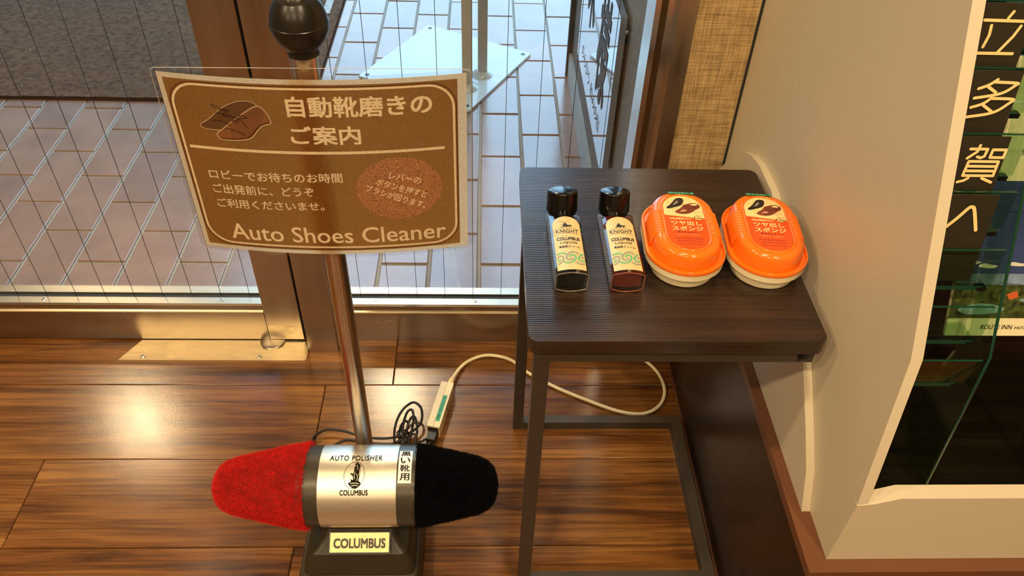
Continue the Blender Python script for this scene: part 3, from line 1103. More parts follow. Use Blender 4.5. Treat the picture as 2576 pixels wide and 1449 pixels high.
def stadium(w, l, n=26):
    """outline with straight long sides and round ends"""
    r = w / 2
    s = max(l / 2 - r, 0)
    out = []
    for i in range(n + 1):
        a = PI * i / n
        out.append((r * math.cos(a), s + r * math.sin(a)))
    for i in range(n + 1):
        a = PI + PI * i / n
        out.append((r * math.cos(a), -s + r * math.sin(a)))
    return out

def make_case(loc, rz, label, tape_text, tape_dx):
    root = empty('sponge_case', loc, (0, 0, rz), label=label, cat='case', group='orange shoe sponge cases')
    W, Ln = 0.098, 0.148
    ring = lambda w, l, z: [(x, y, z) for x, y in stadium(w, l)]
    bd = loft('base', [ring(W - 0.022, Ln - 0.022, 0.0), ring(W - 0.018, Ln - 0.018, 0.0015), ring(W - 0.013, Ln - 0.013, 0.012), ring(W - 0.0125, Ln - 0.0125, 0.0165), ring(W - 0.003, Ln - 0.003, 0.0168), ring(W, Ln, 0.0185), ring(W, Ln, 0.0265), ring(W - 0.003, Ln - 0.003, 0.0275)], WHITE_PLASTIC, root, world=False)
    # fine grip ribs low on the ivory base
    bm = bmesh.new()
    for s in (-1, 1):
        for k in range(20):
            y = -0.024 + 0.0026 * k
            x = s * (W / 2 - 0.0006)
            bm_box(bm, min(x, x + s * 0.0012), max(x, x + s * 0.0012), y, y + 0.0013, 0.0185, 0.026)
    bobj('base_ribs', bm, WHITE_PLASTIC, root, world=False)['kind'] = 'stuff'
    # lid: rim lip, step, high domed top
    def sup(w, l, z):
        return ring(w, l, z)
    lid = loft('lid', [sup(W + 0.001, Ln + 0.001, 0.0268), sup(W + 0.002, Ln + 0.002, 0.0285), sup(W + 0.001, Ln + 0.001, 0.0312), sup(W - 0.003, Ln - 0.003, 0.0312), sup(W - 0.0045, Ln - 0.0045, 0.0285), sup(W - 0.012, Ln - 0.012, 0.0288),
                       sup(W - 0.0145, Ln - 0.0125, 0.032), sup(W - 0.0165, Ln - 0.0140, 0.041), sup(W - 0.0190, Ln - 0.0160, 0.0475), sup(W - 0.0235, Ln - 0.0195, 0.0510), sup(W - 0.031, Ln - 0.026, 0.0523), sup(W - 0.040, Ln - 0.034, 0.0524)], ORANGE, root, world=False, sharp=60)
    # side grip ridges that run up the flank and over the shoulder
    ridge_me = {}
    for s in (-1, 1):
        for k in range(9):
            y = -0.020 + 0.0052 * k
            if s not in ridge_me:
                path = [(s * (W / 2 - 0.0052), 0, 0.0300), (s * (W / 2 - 0.0062), 0, 0.037), (s * (W / 2 - 0.0074), 0, 0.0440), (s * (W / 2 - 0.0096), 0, 0.0490), (s * (W / 2 - 0.0130), 0, 0.0513), (s * (W / 2 - 0.0165), 0, 0.0519), (s * (W / 2 - 0.0210), 0, 0.0519)]
                v, f = tube_geo(path, 0.0019, 8)
                o = pobj('grip_ridge', v, f, ORANGE, root, smooth=True, world=False)
                ridge_me[s] = o.data
            else:
                o = link(bpy.data.objects.new('grip_ridge', ridge_me[s]))
                o.parent = root
            o.location = (0, y, 0)
    # oval bead round the label
    lw, ll = 0.050, 0.108
    V, Fc = tube_geo([(x, y, 0.0526) for x, y in stadium(lw + 0.004, ll + 0.004, 18)], 0.0017, 8, closed=True)
    pobj('label_bead', V, Fc, ORANGE, root, smooth=True, world=False)
    Z = 0.0527
    f0 = lambda u, v: (u, v, Z)
    f1 = lambda u, v: (u, v, Z + 0.00025)
    f2 = lambda u, v: (u, v, Z + 0.0005)
    f3 = lambda u, v: (u, v, Z + 0.0007)
    lb = patch('label', stadium(lw, ll, 18), f0, LBL_RED, root, world=False)
    yl, yr = 0.0135, 0.0075
    def edge(x):
        return yl + (yr - yl) * (x + lw / 2) / lw
    r = lw / 2
    sy = ll / 2 - r
    arc = [(r * math.cos(PI * i / 18), sy + r * math.sin(PI * i / 18)) for i in range(19)]
    patch('photo_panel', arc + [(-r, edge(-r)), (r, edge(r))], f1, LBL_CREAM, lb, world=False)
    ribbon('panel_edge', [(-r + 0.0002, edge(-r) - 0.0008), (r - 0.0002, edge(r) - 0.0008)], 0.0016, f2, LBL_TAN, lb, world=False)
    # pale tile joints in the printed floor
    ribbons('floor_joints', [[(-0.022, 0.029), (0.022, 0.020)], [(-0.020, 0.040), (0.022, 0.032)], [(-0.012, 0.018), (-0.015, 0.028)], [(0.004, 0.025), (0.001, 0.036)], [(0.016, 0.012), (0.013, 0.022)], [(-0.010, 0.038), (-0.012, 0.047)]], 0.0005, f2, LBL_TAN, lb, world=False)
    bshoe = smooth2([(-0.0205, 0.0270), (-0.0175, 0.0262), (-0.0120, 0.0285), (-0.0060, 0.0310), (-0.0010, 0.0345), (0.0020, 0.0400), (0.0030, 0.0455), (0.0015, 0.0488), (-0.0030, 0.0495), (-0.0075, 0.0470), (-0.0110, 0.0410), (-0.0160, 0.0340), (-0.0200, 0.0295)], 4, True)
    sh1 = patch('printed_black_shoe', bshoe, f2, SHOE_BLACK, lb, world=False)
    patch('shoe_shine', smooth2([(-0.012, 0.034), (-0.007, 0.036), (-0.004, 0.041), (-0.006, 0.043), (-0.009, 0.039)], 3, True), f3, pm('shine_grey', (0.22, 0.18, 0.16), 0.3), lb, world=False)
    rshoe = smooth2([(-0.0105, 0.0185), (-0.0060, 0.0160), (0.0020, 0.0158), (0.0090, 0.0185), (0.0150, 0.0240), (0.0205, 0.0285), (0.0225, 0.0320), (0.0215, 0.0365), (0.0165, 0.0395), (0.0105, 0.0385), (0.0060, 0.0365), (0.0010, 0.0335), (-0.0040, 0.0265), (-0.0095, 0.0220)], 4, True)
    patch('printed_brown_shoe', rshoe, f2, SHOE_BROWN, lb, world=False)
    patch('shoe_opening', smooth2([(0.0105, 0.0350), (0.0150, 0.0335), (0.0190, 0.0345), (0.0185, 0.0370), (0.0140, 0.0375)], 4, True), f3, LBL_CREAM, lb, world=False)
    patch('shoe_shine', smooth2([(-0.004, 0.020), (0.002, 0.0205), (0.005, 0.024), (0.001, 0.0245), (-0.003, 0.0225)], 3, True), f3, pm('shine_tan', (0.50, 0.26, 0.17), 0.3), lb, world=False)
    bd2 = patch('round_badge', [(0.0170 + 0.0058 * math.cos(2 * PI * i / 24), 0.0085 + 0.0048 * math.sin(2 * PI * i / 24)) for i in range(24)], f2, LBL_TAN, lb, world=False)
    lettering('badge_text', '靴用', 0.0130, 0.0062, 0.0080, 0.0046, f3, LBL_YEL, lb, world=False)
    lettering('maker_name', 'COLUMBUS', -0.0195, 0.0038, 0.0170, 0.0036, f2, LBL_YEL, lb, bold=0.03, world=False)
    lettering('tag_line', 'SHOE CARE', -0.0020, 0.0056, 0.0110, 0.0014, f2, LBL_YEL, lb, bold=0.01, world=False)
    lettering('tag_line', 'SINCE1919', -0.0020, 0.0038, 0.0075, 0.0014, f2, LBL_YEL, lb, bold=0.01, world=False)
    lettering('title', 'ツヤ出し', -0.0185, -0.0078, 0.0380, 0.0092, f2, LBL_YEL, lb, bold=0.012, world=False)
    lettering('title', 'スポンジ', -0.0185, -0.0182, 0.0385, 0.0088, f2, LBL_YEL, lb, bold=0.012, world=False)
    lettering('subtitle', 'ダブルシャイン', -0.0125, -0.0232, 0.0270, 0.0040, f2, NAVY, lb, bold=0.015, world=False)
    lettering('subtitle', '両面使えて2倍長持ち', -0.0130, -0.0276, 0.0275, 0.0031, f2, LBL_TAN, lb, world=False)
    lettering('slogan', 'Easy and speedy shoe polish to', -0.0170, -0.0350, 0.0340, 0.0034, f2, NAVY, lb, shear=0.25, world=False)
    lettering('slogan', 'give brilliant shine to shoes.', -0.0150, -0.0402, 0.0310, 0.0033, f2, NAVY, lb, shear=0.25, world=False)
    lettering('web_address', 'www.columbus.co.jp', -0.0140, -0.0452, 0.0285, 0.0026, f2, NAVY, lb, world=False)
    # handwritten tape on the far end
    def tf(u, v, e=0.0):
        y = 0.0572 + v
        z = np.interp(y, [0.050, 0.0570, 0.0585, 0.0612, 0.0645, 0.0665], [0.0548, 0.0548, 0.0532, 0.0530, 0.0519, 0.0500])
        return (u + tape_dx, y, float(z) + e)
    V, Fc = [], []
    for j in range(7):
        for i in range(2):
            V.append(tf((-0.0165, 0.0165)[i] + 0.0006 * ((j * 7) % 3 - 1), -0.0010 + 0.0102 * j / 6))
    for j in range(6):
        Fc.append((2 * j, 2 * j + 1, 2 * j + 3, 2 * j + 2))
    tp = pobj('tape_strip', V, Fc, TAPE, root, smooth=True, world=False)
    lettering('handwriting', tape_text, -0.0125, 0.0006, 0.0255, 0.0062, lambda u, v: tf(u, v, 0.0004), INK, tp, shear=0.1, world=False)
    return root
make_case((0.254, 0.7855, TZ), math.radians(-2.5), 'orange sponge case with ivory base next to the brown bottle', 'ブラック用', 0.002)
make_case((0.3575, 0.7835, TZ), math.radians(-4.5), 'orange sponge case with ivory base nearest the cream panel', 'ブラウン用', -0.001)

# ================================================================== SHOE POLISHER
YC, ZCY, RC = 0.667, 0.246, 0.058
BXC = -0.1735
pol = empty('shoe_polisher', (BXC, 0.70, 0), label='electric shoe polisher with red and black fur brushes and a tall pole', cat='shoe polisher')
OLIVE = pm('dark_olive_plastic', (0.030, 0.025, 0.014), 0.36, 0, 0.4)
RING_M = pm('dark_bronze_ring', (0.050, 0.043, 0.030), 0.34, 0.3)
SILVER = pm('silver_paint', (0.70, 0.65, 0.54), 0.30, 0.85, bump=0.12, bscale=1500)
# base: flared pedestal
def rect_ring(x0, x1, y0, y1, z, r, n=5):
    return [(x, y, z) for x, y in rrect(x0, x1, y0, y1, r, n)]
loft('base', [rect_ring(-0.275, -0.0940, 0.598, 0.83, 0.0, 0.012), rect_ring(-0.275, -0.0940, 0.598, 0.83, 0.094, 0.012), rect_ring(-0.273, -0.0960, 0.600, 0.828, 0.098, 0.012), rect_ring(-0.268, -0.1000, 0.605, 0.82, 0.099, 0.012),
              rect_ring(-0.262, -0.1030, 0.609, 0.81, 0.130, 0.012), rect_ring(-0.254, -0.1090, 0.615, 0.80, 0.143, 0.012), rect_ring(-0.245, -0.1175, 0.621, 0.79, 0.1475, 0.010), rect_ring(-0.234, -0.127, 0.634, 0.77, 0.158, 0.008), rect_ring(-0.230, -0.1295, 0.643, 0.76, 0.168, 0.006), rect_ring(-0.229, -0.130, 0.650, 0.75, 0.205, 0.006)],
     OLIVE, pol, sharp=28)
# name plate on the sloped face
pa, pb = Vector((0, 0.614, 0.1515)), Vector((0, 0.6375, 0.1665))
up = (pb - pa).normalized()
nrm = Vector((0, -up.z, up.y))
def npf(e):
    return lambda u, v: (-0.179 + u, pa.y + up.y * v + nrm.y * e, pa.z + up.z * v + nrm.z * e)
H_NP = (pb - pa).length
def slab(name, u0, u1, v0, v1, e0, e1, mat, parent):
    V = []
    for e in (e0, e1):
        f = npf(e)
        V += [f(u0, v0), f(u1, v0), f(u1, v1), f(u0, v1)]
    return pobj(name, V, [(3, 2, 1, 0), (4, 5, 6, 7), (0, 1, 5, 4), (1, 2, 6, 5), (2, 3, 7, 6), (3, 0, 4, 7)], mat, parent)
slab('plate_recess', -0.0455, 0.0455, -0.0015, H_NP + 0.0015, 0.0002, 0.0022, BLACK_RUBBER, pol)
npl = slab('name_plate', -0.0435, 0.0435, 0.0, H_NP, 0.0005, 0.0032, pm('champagne_plate', (0.55, 0.44, 0.22), 0.42, 0.7, var=0.12, vscale=90), pol)
lettering('plate_lettering', 'COLUMBUS', -0.0385, H_NP * 0.20, 0.077, H_NP * 0.52, npf(0.0036), pm('plate_ink', (0.035, 0.03, 0.012), 0.4), npl, bold=0.035)
# motor barrel
lathe('end_ring', [(RC - 0.004, -0.2575), (RC - 0.0005, -0.256), (RC - 0.0005, -0.224)], 'x', (0, YC, ZCY), RING_M, pol, n=72)
lathe('end_ring', [(RC - 0.0005, -0.119), (RC - 0.0005, -0.0915), (RC - 0.004, -0.090)], 'x', (0, YC, ZCY), RING_M, pol, n=72)
brl = lathe('barrel_sleeve', [(RC - 0.001, -0.2262), (RC + 0.0003, -0.2258), (RC + 0.0003, -0.1172), (RC - 0.001, -0.1168)], 'x', (0, YC, ZCY), SILVER, pol, n=96)
def cylf(e, xc=0.0):
    def f(u, v):
        # u along the barrel, v arc length measured upwards from the horizontal front line
        a = v / RC
        r = RC + e
        return (u + xc, YC - r * math.cos(a), ZCY + r * math.sin(a))
    return f
deg = lambda d: math.radians(d) * RC
BINK = pm('barrel_ink', (0.012, 0.010, 0.007), 0.8, spec=0.1)
cf = cylf(0.0006)
lettering('barrel_title', 'AUTO POLISHER', -0.2120, deg(91.6), 0.0735, deg(101.0) - deg(91.6), cf, BINK, brl, bold=0.012, spacing=1.12)
lettering('barrel_name', 'COLUMBUS', -0.1945, deg(42.8), 0.0388, deg(50.4) - deg(42.8), cf, BINK, brl, bold=0.03)
ex, ey, ea, eb = -0.1755, deg(70.6), 0.0139, deg(19.0)
ribbon('emblem_ring', [(ex + ea * math.cos(2 * PI * i / 48) + 0.001 * math.sin(2 * PI * i / 48), ey + eb * math.sin(2 * PI * i / 48)) for i in range(48)], 0.0006, cf, BINK, brl, closed=True)
S = 0.0139
fig = [(-0.10, 0.92), (0.05, 1.02), (0.20, 1.08), (0.28, 0.98), (0.42, 0.90), (0.50, 0.74), (0.52, 0.30), (0.45, -0.15), (0.40, -0.50), (0.60, -0.62), (0.62, -0.80), (0.45, -0.95), (0.10, -1.10), (-0.20, -1.08), (-0.42, -0.92), (-0.58, -0.78), (-0.60, -0.62), (-0.35, -0.58), (-0.42, -0.35), (-0.15, -0.42), (-0.20, -0.10), (-0.42, -0.05), (-0.46, 0.18), (-0.30, 0.10), (-0.16, 0.10), (-0.10, 0.35), (-0.12, 0.60), (0.02, 0.78)]
patch('emblem_figure', [(ex + 0.0010 + a * S, ey + b * S * 1.22) for a, b in fig], cf, BINK, brl)
hl = cylf(0.0009)
HILITE = pm('emblem_light', (0.72, 0.60, 0.36), 0.35, 0.6)
ribbons('emblem_highlights', [smooth2([(ex + 0.0010 + a * S, ey + b * S * 1.22) for a, b in q]) for q in
        ([(0.12, 0.85), (0.22, 0.6), (0.18, 0.4)], [(0.12, 0.1), (0.28, -0.15), (0.22, -0.5)], [(0.46, 0.6), (0.44, 0.2), (0.40, -0.05)], [(-0.02, 0.25), (-0.05, -0.1), (0.0, -0.35)], [(-0.4, -0.72), (0.05, -0.66), (0.45, -0.74)], [(-0.3, -0.9), (0.05, -0.84), (0.36, -0.90)], [(-0.34, 0.02), (-0.28, -0.2), (-0.3, -0.4)])], 0.0007, hl, HILITE, brl)
# white sticker with dark lettering on the right ring
def arc_patch(name, u0, u1, a0, a1, f, mat, parent, n=16):
    V, Fc = [], []
    for j in range(n + 1):
        v = deg(a0 + (a1 - a0) * j / n)
        V += [f(u0, v), f(u1, v)]
    for j in range(n):
        Fc.append((2 * j, 2 * j + 1, 2 * j + 3, 2 * j + 2))
    return pobj(name, V, Fc, mat, parent, smooth=True)
stk = arc_patch('sticker', -0.1150, -0.0965, 59, 111, cylf(0.0004), pm('white_sticker', (0.72, 0.72, 0.72), 0.3), pol)
for k, ch in enumerate('黒い靴用'):
    a1 = 109.5 - k * 12.2
    lettering('sticker_letter', ch, -0.1125, deg(a1 - 10.2), 0.0135, deg(9.8), cylf(0.0008), BINK, stk, bold=0.012)
# fur brushes
def fur_brush(name, prof, mat, n_hair, length, seed, parent):
    rs = np.random.RandomState(seed)
    body = lathe(name, [(max(r - length * 0.55, 0.001), t) for r, t in prof], 'x', (0, YC, ZCY), mat, parent, n=64)
    P = np.array(prof)
    seg = np.hypot(np.diff(P[:, 0]), np.diff(P[:, 1]))
    wts = seg * (P[:-1, 0] + P[1:, 0])
    cum = np.cumsum(wts) / wts.sum()
    u = rs.rand(n_hair)
    k = np.searchsorted(cum, u)
    f = rs.rand(n_hair)
    r = P[k, 0] + f * (P[k + 1, 0] - P[k, 0])
    t = P[k, 1] + f * (P[k + 1, 1] - P[k, 1])
    dr, dt = (P[k + 1, 0] - P[k, 0]) / seg[k], (P[k + 1, 1] - P[k, 1]) / seg[k]
    a = rs.rand(n_hair) * 2 * PI
    sgn = 1.0 if prof[0][1] < prof[-1][1] else -1.0
    nr, nx = np.abs(dt), -dr * np.sign(dt + 1e-9)
    N = np.stack([nx, nr * np.cos(a), nr * np.sin(a)], 1)
    B = np.stack([t, YC + (r - length * 0.6) * np.cos(a), ZCY + (r - length * 0.6) * np.sin(a)], 1)
    cl = np.stack([np.sin(B[:, 0] * 310 + 3 * np.sin(a * 7)) , np.sin(a * 23 + B[:, 0] * 90), np.cos(a * 17 - B[:, 0] * 160)], 1)
    D = N + 0.55 * rs.randn(n_hair, 3) + 0.30 * cl
    D /= np.linalg.norm(D, axis=1)[:, None]
    ln = length * (0.7 + 0.55 * rs.rand(n_hair))
    ln *= 0.9 + 0.12 * cl[:, 1] * np.sin(B[:, 0] * 140 + a * 3)
    S_ = np.cross(D, rs.randn(n_hair, 3))
    S_ /= np.linalg.norm(S_, axis=1)[:, None] + 1e-9
    w = 0.00024
    tip = B + D * ln[:, None]
    mid = B + D * (ln * 0.55)[:, None] + 0.16 * ln[:, None] * rs.randn(n_hair, 3)
    V = np.empty((n_hair, 5, 3))
    V[:, 0] = B - S_ * w
    V[:, 1] = B + S_ * w
    V[:, 2] = mid + S_ * w * 0.85
    V[:, 3] = mid - S_ * w * 0.85
    V[:, 4] = tip
    V = V.reshape(-1, 3)
    base = np.arange(n_hair) * 5
    quads = np.stack([base, base + 1, base + 2, base + 3], 1)
    tris = np.stack([base + 3, base + 2, base + 4], 1)
    me = bpy.data.meshes.new('fur')
    me.vertices.add(len(V))
    me.vertices.foreach_set('co', V.ravel())
    loops = np.concatenate([quads.ravel(), tris.ravel()])
    me.loops.add(len(loops))
    me.loops.foreach_set('vertex_index', loops.astype(np.int32))
    nq = len(quads)
    starts = np.concatenate([np.arange(nq) * 4, nq * 4 + np.arange(nq) * 3]).astype(np.int32)
    me.polygons.add(2 * nq)
    me.polygons.foreach_set('loop_start', starts)
    me.update(calc_edges=True)
    me.validate()
    me.materials.append(mat)
    o = link(bpy.data.objects.new('fur', me))
    set_parent(o, body, True)
    o.matrix_parent_inverse = Matrix.Identity(4)
    body_w = body
    o['kind'] = 'stuff'
    return body
RED_FUR = pm('red_fur', (0.60, 0.014, 0.010), 0.85, 0, 0.08, var=0.15, vscale=60, sheen=0.08)
BLACK_FUR = pm('black_fur', (0.0035, 0.0035, 0.0042), 0.85, 0, 0.08)
fur_brush('red_brush', [(0.0620, -0.2470), (0.0605, -0.256), (0.0568, -0.278), (0.0527, -0.297), (0.0472, -0.320), (0.0432, -0.340), (0.0392, -0.355), (0.0338, -0.367), (0.0255, -0.3740), (0.0130, -0.3785), (0.0012, -0.3800)], RED_FUR, 110000, 0.0075, 1, pol)
fur_brush('black_brush', [(0.0585, -0.0920), (0.0575, -0.080), (0.0535, -0.062), (0.0495, -0.042), (0.0450, -0.022), (0.0405, -0.003), (0.0345, 0.009), (0.0265, 0.0160), (0.0140, 0.0195), (0.0015, 0.0202)], BLACK_FUR, 110000, 0.0068, 2, pol)
# pole and knob
PX, PY = -0.1765, 0.741
tube('pole', [(PX, PY, 0.15), (PX, PY, 0.90)], 0.0125, POLE_METAL, pol, n=40)
box('pole_socket', PX - 0.022, PX + 0.022, 0.70, 0.775, 0.13, 0.20, OLIVE, pol, bevel=0.004)
knob = lathe('knob', [(0.0150, 0.8815), (0.0158, 0.8820), (0.0158, 0.8890), (0.0185, 0.8905), (0.0245, 0.8985), (0.0282, 0.9085), (0.0284, 0.9145), (0.0278, 0.9150), (0.0268, 0.9215), (0.0240, 0.9300), (0.0190, 0.9372), (0.0135, 0.9405), (0.0130, 0.9406)],
              'z', (PX, PY, 0), pm('black_knob', (0.012, 0.010, 0.007), 0.30), pol, n=56, sharp=24)
lathe('chrome_collar', [(0.0132, 0.9402), (0.0132, 0.9450)], 'z', (PX, PY, 0), STEEL_BRIGHT, knob, n=36)
lathe('push_button', [(0.0098, 0.9440), (0.0098, 0.9600), (0.0080, 0.9630), (0.0005, 0.9640)], 'z', (PX, PY, 0), BLACK_RUBBER, knob, n=32)
# power cord: bundle behind the barrel and plug in the extension block
CORD = pm('black_cord', (0.010, 0.009, 0.008), 0.35)
c1 = catmull([(-0.185, 0.835, 0.03), (-0.26, 0.87, 0.012), (-0.315, 0.915, 0.010), (-0.300, 0.944, 0.012), (-0.262, 0.942, 0.014), (-0.225, 0.932, 0.010), (-0.180, 0.926, 0.012), (-0.140, 0.935, 0.014), (-0.116, 0.955, 0.018), (-0.115, 0.985, 0.026), (-0.132, 0.998, 0.030), (-0.152, 0.975, 0.032), (-0.162, 0.940, 0.028), (-0.160, 0.905, 0.018),
              (-0.150, 0.885, 0.012), (-0.135, 0.905, 0.022), (-0.128, 0.950, 0.034), (-0.132, 0.975, 0.036), (-0.142, 0.968, 0.034), (-0.148, 0.935, 0.024), (-0.140, 0.905, 0.014), (-0.128, 0.900, 0.012), (-0.120, 0.930, 0.026), (-0.126, 0.962, 0.030), (-0.136, 0.955, 0.028), (-0.141, 0.925, 0.012), (-0.118, 0.908, 0.008), (-0.098, 0.915, 0.010), (-0.090, 0.922, 0.014)], 8)
tube('power_cord', c1, 0.0024, CORD, pol, n=8)
c2 = catmull([(-0.29, 0.90, 0.006), (-0.255, 0.925, 0.008), (-0.205, 0.918, 0.008), (-0.165, 0.915, 0.010), (-0.145, 0.928, 0.016), (-0.139, 0.955, 0.018), (-0.146, 0.962, 0.018), (-0.154, 0.945, 0.014), (-0.150, 0.915, 0.010), (-0.125, 0.912, 0.012), (-0.100, 0.925, 0.012), (-0.108, 0.905, 0.006), (-0.150, 0.900, 0.004), (-0.22, 0.905, 0.004), (-0.25, 0.90, 0.004)], 8)
tube('power_cord', c2, 0.0024, CORD, pol, n=8)
tube('cable_tie', [(-0.147 + 0.011 * math.cos(a), 0.93, 0.020 + 0.013 * math.sin(a)) for a in [2 * PI * i / 20 for i in range(20)]], 0.0013, BLACK_GLOSS, pol, n=6, closed=True)

# ------------------------------------------------------------------ extension block with white cord
exr = empty('extension_cord', (-0.075, 0.99, 0), label='ivory extension block and cable with green tape on the wood floor', cat='extension cord')
IVORY = pm('ivory_block', (0.78, 0.66, 0.40), 0.40, var=0.05, vscale=60)
A, Bv = Vector((-0.0905, 0.940, 0)), Vector((-0.0665, 1.050, 0))
ax = (Bv - A).normalized()
sd = Vector((ax.y, -ax.x, 0))
LB = (Bv - A).length
def ef(l, s, z):
    p = A + ax * l + sd * s
    return (p.x, p.y, z)
def eblock(name, l0, l1, s0, s1, z0, z1, mat, parent, bevel):
    bm = bmesh.new()
    vs = [bm.verts.new(ef(*q)) for q in ((l0, s0, z0), (l1, s0, z0), (l1, s1, z0), (l0, s1, z0), (l0, s0, z1), (l1, s0, z1), (l1, s1, z1), (l0, s1, z1))]
    for f in ((0, 3, 2, 1), (4, 5, 6, 7), (0, 1, 5, 4), (1, 2, 6, 5), (2, 3, 7, 6), (3, 0, 4, 7)):
        bm.faces.new([vs[i] for i in f])
    return bobj(name, bm, mat, parent, bevel=bevel, seg=3)
blk = eblock('block', 0, LB, -0.0125, 0.0125, 0.0, 0.030, IVORY, exr, 0.003)
eblock('seam', 0.001, LB - 0.001, -0.0006, 0.0, 0.0299, 0.0303, pm('seam_brown', (0.35, 0.27, 0.15), 0.6), blk, 0)
for l in (0.022, 0.058, 0.094):
    for dz in (0.011, 0.020):
        eblock('slot', l, l + 0.004, 0.0122, 0.0128, dz - 0.001, dz + 0.001, BLACK_RUBBER, blk, 0)
tpx = eblock('tape_strip', 0.014, 0.078, 0.0005, 0.0085, 0.0300, 0.0305, TAPE, exr, 0)
lettering('handwriting', 'ルートインロビー備品', 0, 0, 0.056, 0.0055, lambda u, v: ef(0.075 - u, 0.0018 + v, 0.0309), INK, tpx)
eblock('socket_face', -0.0006, 0.001, -0.0100, 0.0100, 0.002, 0.026, BLACK_RUBBER, exr, 0)
plug = eblock('plug', -0.024, -0.0006, -0.0075, 0.0085, 0.003, 0.022, BLACK_RUBBER, exr, 0.003)
IV_CORD = pm('ivory_cord', (0.80, 0.70, 0.46), 0.42)
pA, pB = Vector(ef(LB - 0.002, 0.002, 0.016)), Vector(ef(LB + 0.024, 0.003, 0.014))
rr = []
pp = []
for i in range(25):
    t = i / 24
    pp.append(pA.lerp(pB, t))
    rr.append((0.0075 - 0.0030 * t) + (0.0006 if i % 2 else 0))
tube('strain_relief', pp, rr, IVORY, exr, n=16)
wc = catmull([tuple(pB), (-0.043, 1.108, 0.008), (-0.022, 1.133, 0.0045), (0.008, 1.146, 0.0042), (0.040, 1.143, 0.0042), (0.068, 1.129, 0.0042), (0.098, 1.097, 0.0042), (0.153, 1.058, 0.0042), (0.215, 1.024, 0.0042), (0.276, 0.996, 0.0042), (0.323, 0.991, 0.0042), (0.357, 1.012, 0.0042), (0.3735, 1.048, 0.0042), (0.370, 1.090, 0.0042), (0.354, 1.122, 0.0042), (0.325, 1.150, 0.006), (0.300, 1.157, 0.02)], 10)
tube('cable', wc, 0.0036, IV_CORD, exr, n=10)

# ================================================================== LAMINATED NOTICE
SX, SZ0 = -0.169, 0.650
notice = empty('notice_sign', (SX, 0.725, SZ0), label='brown laminated shoe cleaner notice fixed to the polisher pole', cat='notice sign')
def sf(e):
    return lambda u, v: (SX + u, 0.7130 + 0.016 * (u / 0.15) ** 2 - e, SZ0 + v + 0.0016 * (u / 0.15))
PAPER_CREAM = paper_mat('notice_paper', (0.95, 0.72, 0.44), 0.68)
PAPER_BROWN = paper_mat('notice_brown', (0.40, 0.165, 0.032), 0.72)
PRINT_CREAM = paper_mat('notice_print', (0.90, 0.74, 0.50), 0.2)
PRINT_DARK = pm('notice_dark', (0.085, 0.022, 0.006), 0.5)
# paper with the brown field as its own faces
us = sorted(set([-0.1525, -0.1470, 0.1435, 0.1525] + [-0.147 + 0.2905 * i / 24 for i in range(25)]))
vs_ = [-0.0030, 0.0022, 0.2125, 0.2180]
V, Fc, mi = [], [], []
f = sf(0.0)
for v in vs_:
    for u in us:
        V.append(f(u, v))
nu = len(us)
for j in range(3):
    for i in range(nu - 1):
        Fc.append((j * nu + i, j * nu + i + 1, (j + 1) * nu + i + 1, (j + 1) * nu + i))
        mi.append(1 if (j == 1 and us[i] >= -0.1471 and us[i + 1] <= 0.1436) else 0)
sheet = pobj('paper_sheet', V, Fc, [PAPER_CREAM, PAPER_BROWN], notice, smooth=True)
sheet.data.polygons.foreach_set('material_index', mi)
# clear film on both sides, wider than the paper
for e in (0.0012, -0.0006):
    rr_ = rrect(-0.1575, 0.1575, -0.0070, 0.2220, 0.006, 5)
    V, Fc = [], []
    f = sf(e)
    n = 40
    for j in range(2):
        for i in range(n + 1):
            u = -0.1575 + 0.315 * i / n
            d = max(0, abs(u) - 0.1515) / 0.006
            c = 0.006 * (1 - math.sqrt(max(0, 1 - d * d)))
            V.append(f(u, (-0.0070 + c) if j == 0 else (0.2220 - c)))
    for i in range(n):
        Fc.append((i, i + 1, n + 2 + i, n + 1 + i))
    pobj('laminate_film', V, Fc, FILM, notice, smooth=True)
tube('film_edge', [Vector(sf(0.0003)(u, v)) for u, v in rrect(-0.1575, 0.1575, -0.0070, 0.2220, 0.006, 5) for _ in (0,)], 0.00035, pm('film_edge', (0.7, 0.7, 0.68), 0.2, trans=0.5), notice, n=5, closed=True)
pf1 = sf(0.0005)
def dense(path, step=0.006):
    out = []
    for a, b in zip(path, path[1:] + path[:1]):
        n = max(1, int(math.hypot(b[0] - a[0], b[1] - a[1]) / step))
        for i in range(n):
            out.append((a[0] + (b[0] - a[0]) * i / n, a[1] + (b[1] - a[1]) * i / n))
    return out
ribbon('border_line', dense(rrect(-0.1425, 0.1395, 0.0075, 0.2080, 0.026, 10)), 0.0024, pf1, PRINT_CREAM, sheet, closed=True)
ribbon('thin_line', dense(rrect(-0.1452, 0.1422, 0.0045, 0.2105, 0.027, 10)), 0.0009, pf1, PRINT_DARK, sheet, closed=True)
ribbon('divider_line', [(-0.1375 + 0.2665 * i / 20, 0.1346) for i in range(21)], 0.0034, pf1, PRINT_CREAM, sheet)
lettering('heading', '自動靴磨きの', -0.0270, 0.1765, 0.1450, 0.0235, pf1, PRINT_CREAM, sheet, bold=0.022)
lettering('heading', 'ご案内', -0.0275, 0.1445, 0.0715, 0.0220, pf1, PRINT_CREAM, sheet, bold=0.022)
lettering('body_line', 'ロビーでお待ちのお時間', -0.1245, 0.0962, 0.1440, 0.0125, pf1, PRINT_CREAM, sheet, bold=0.012, rot=0.012)
lettering('body_line', 'ご出発前に、どうぞ', -0.1245, 0.0775, 0.1115, 0.0125, pf1, PRINT_CREAM, sheet, bold=0.012, rot=0.018)
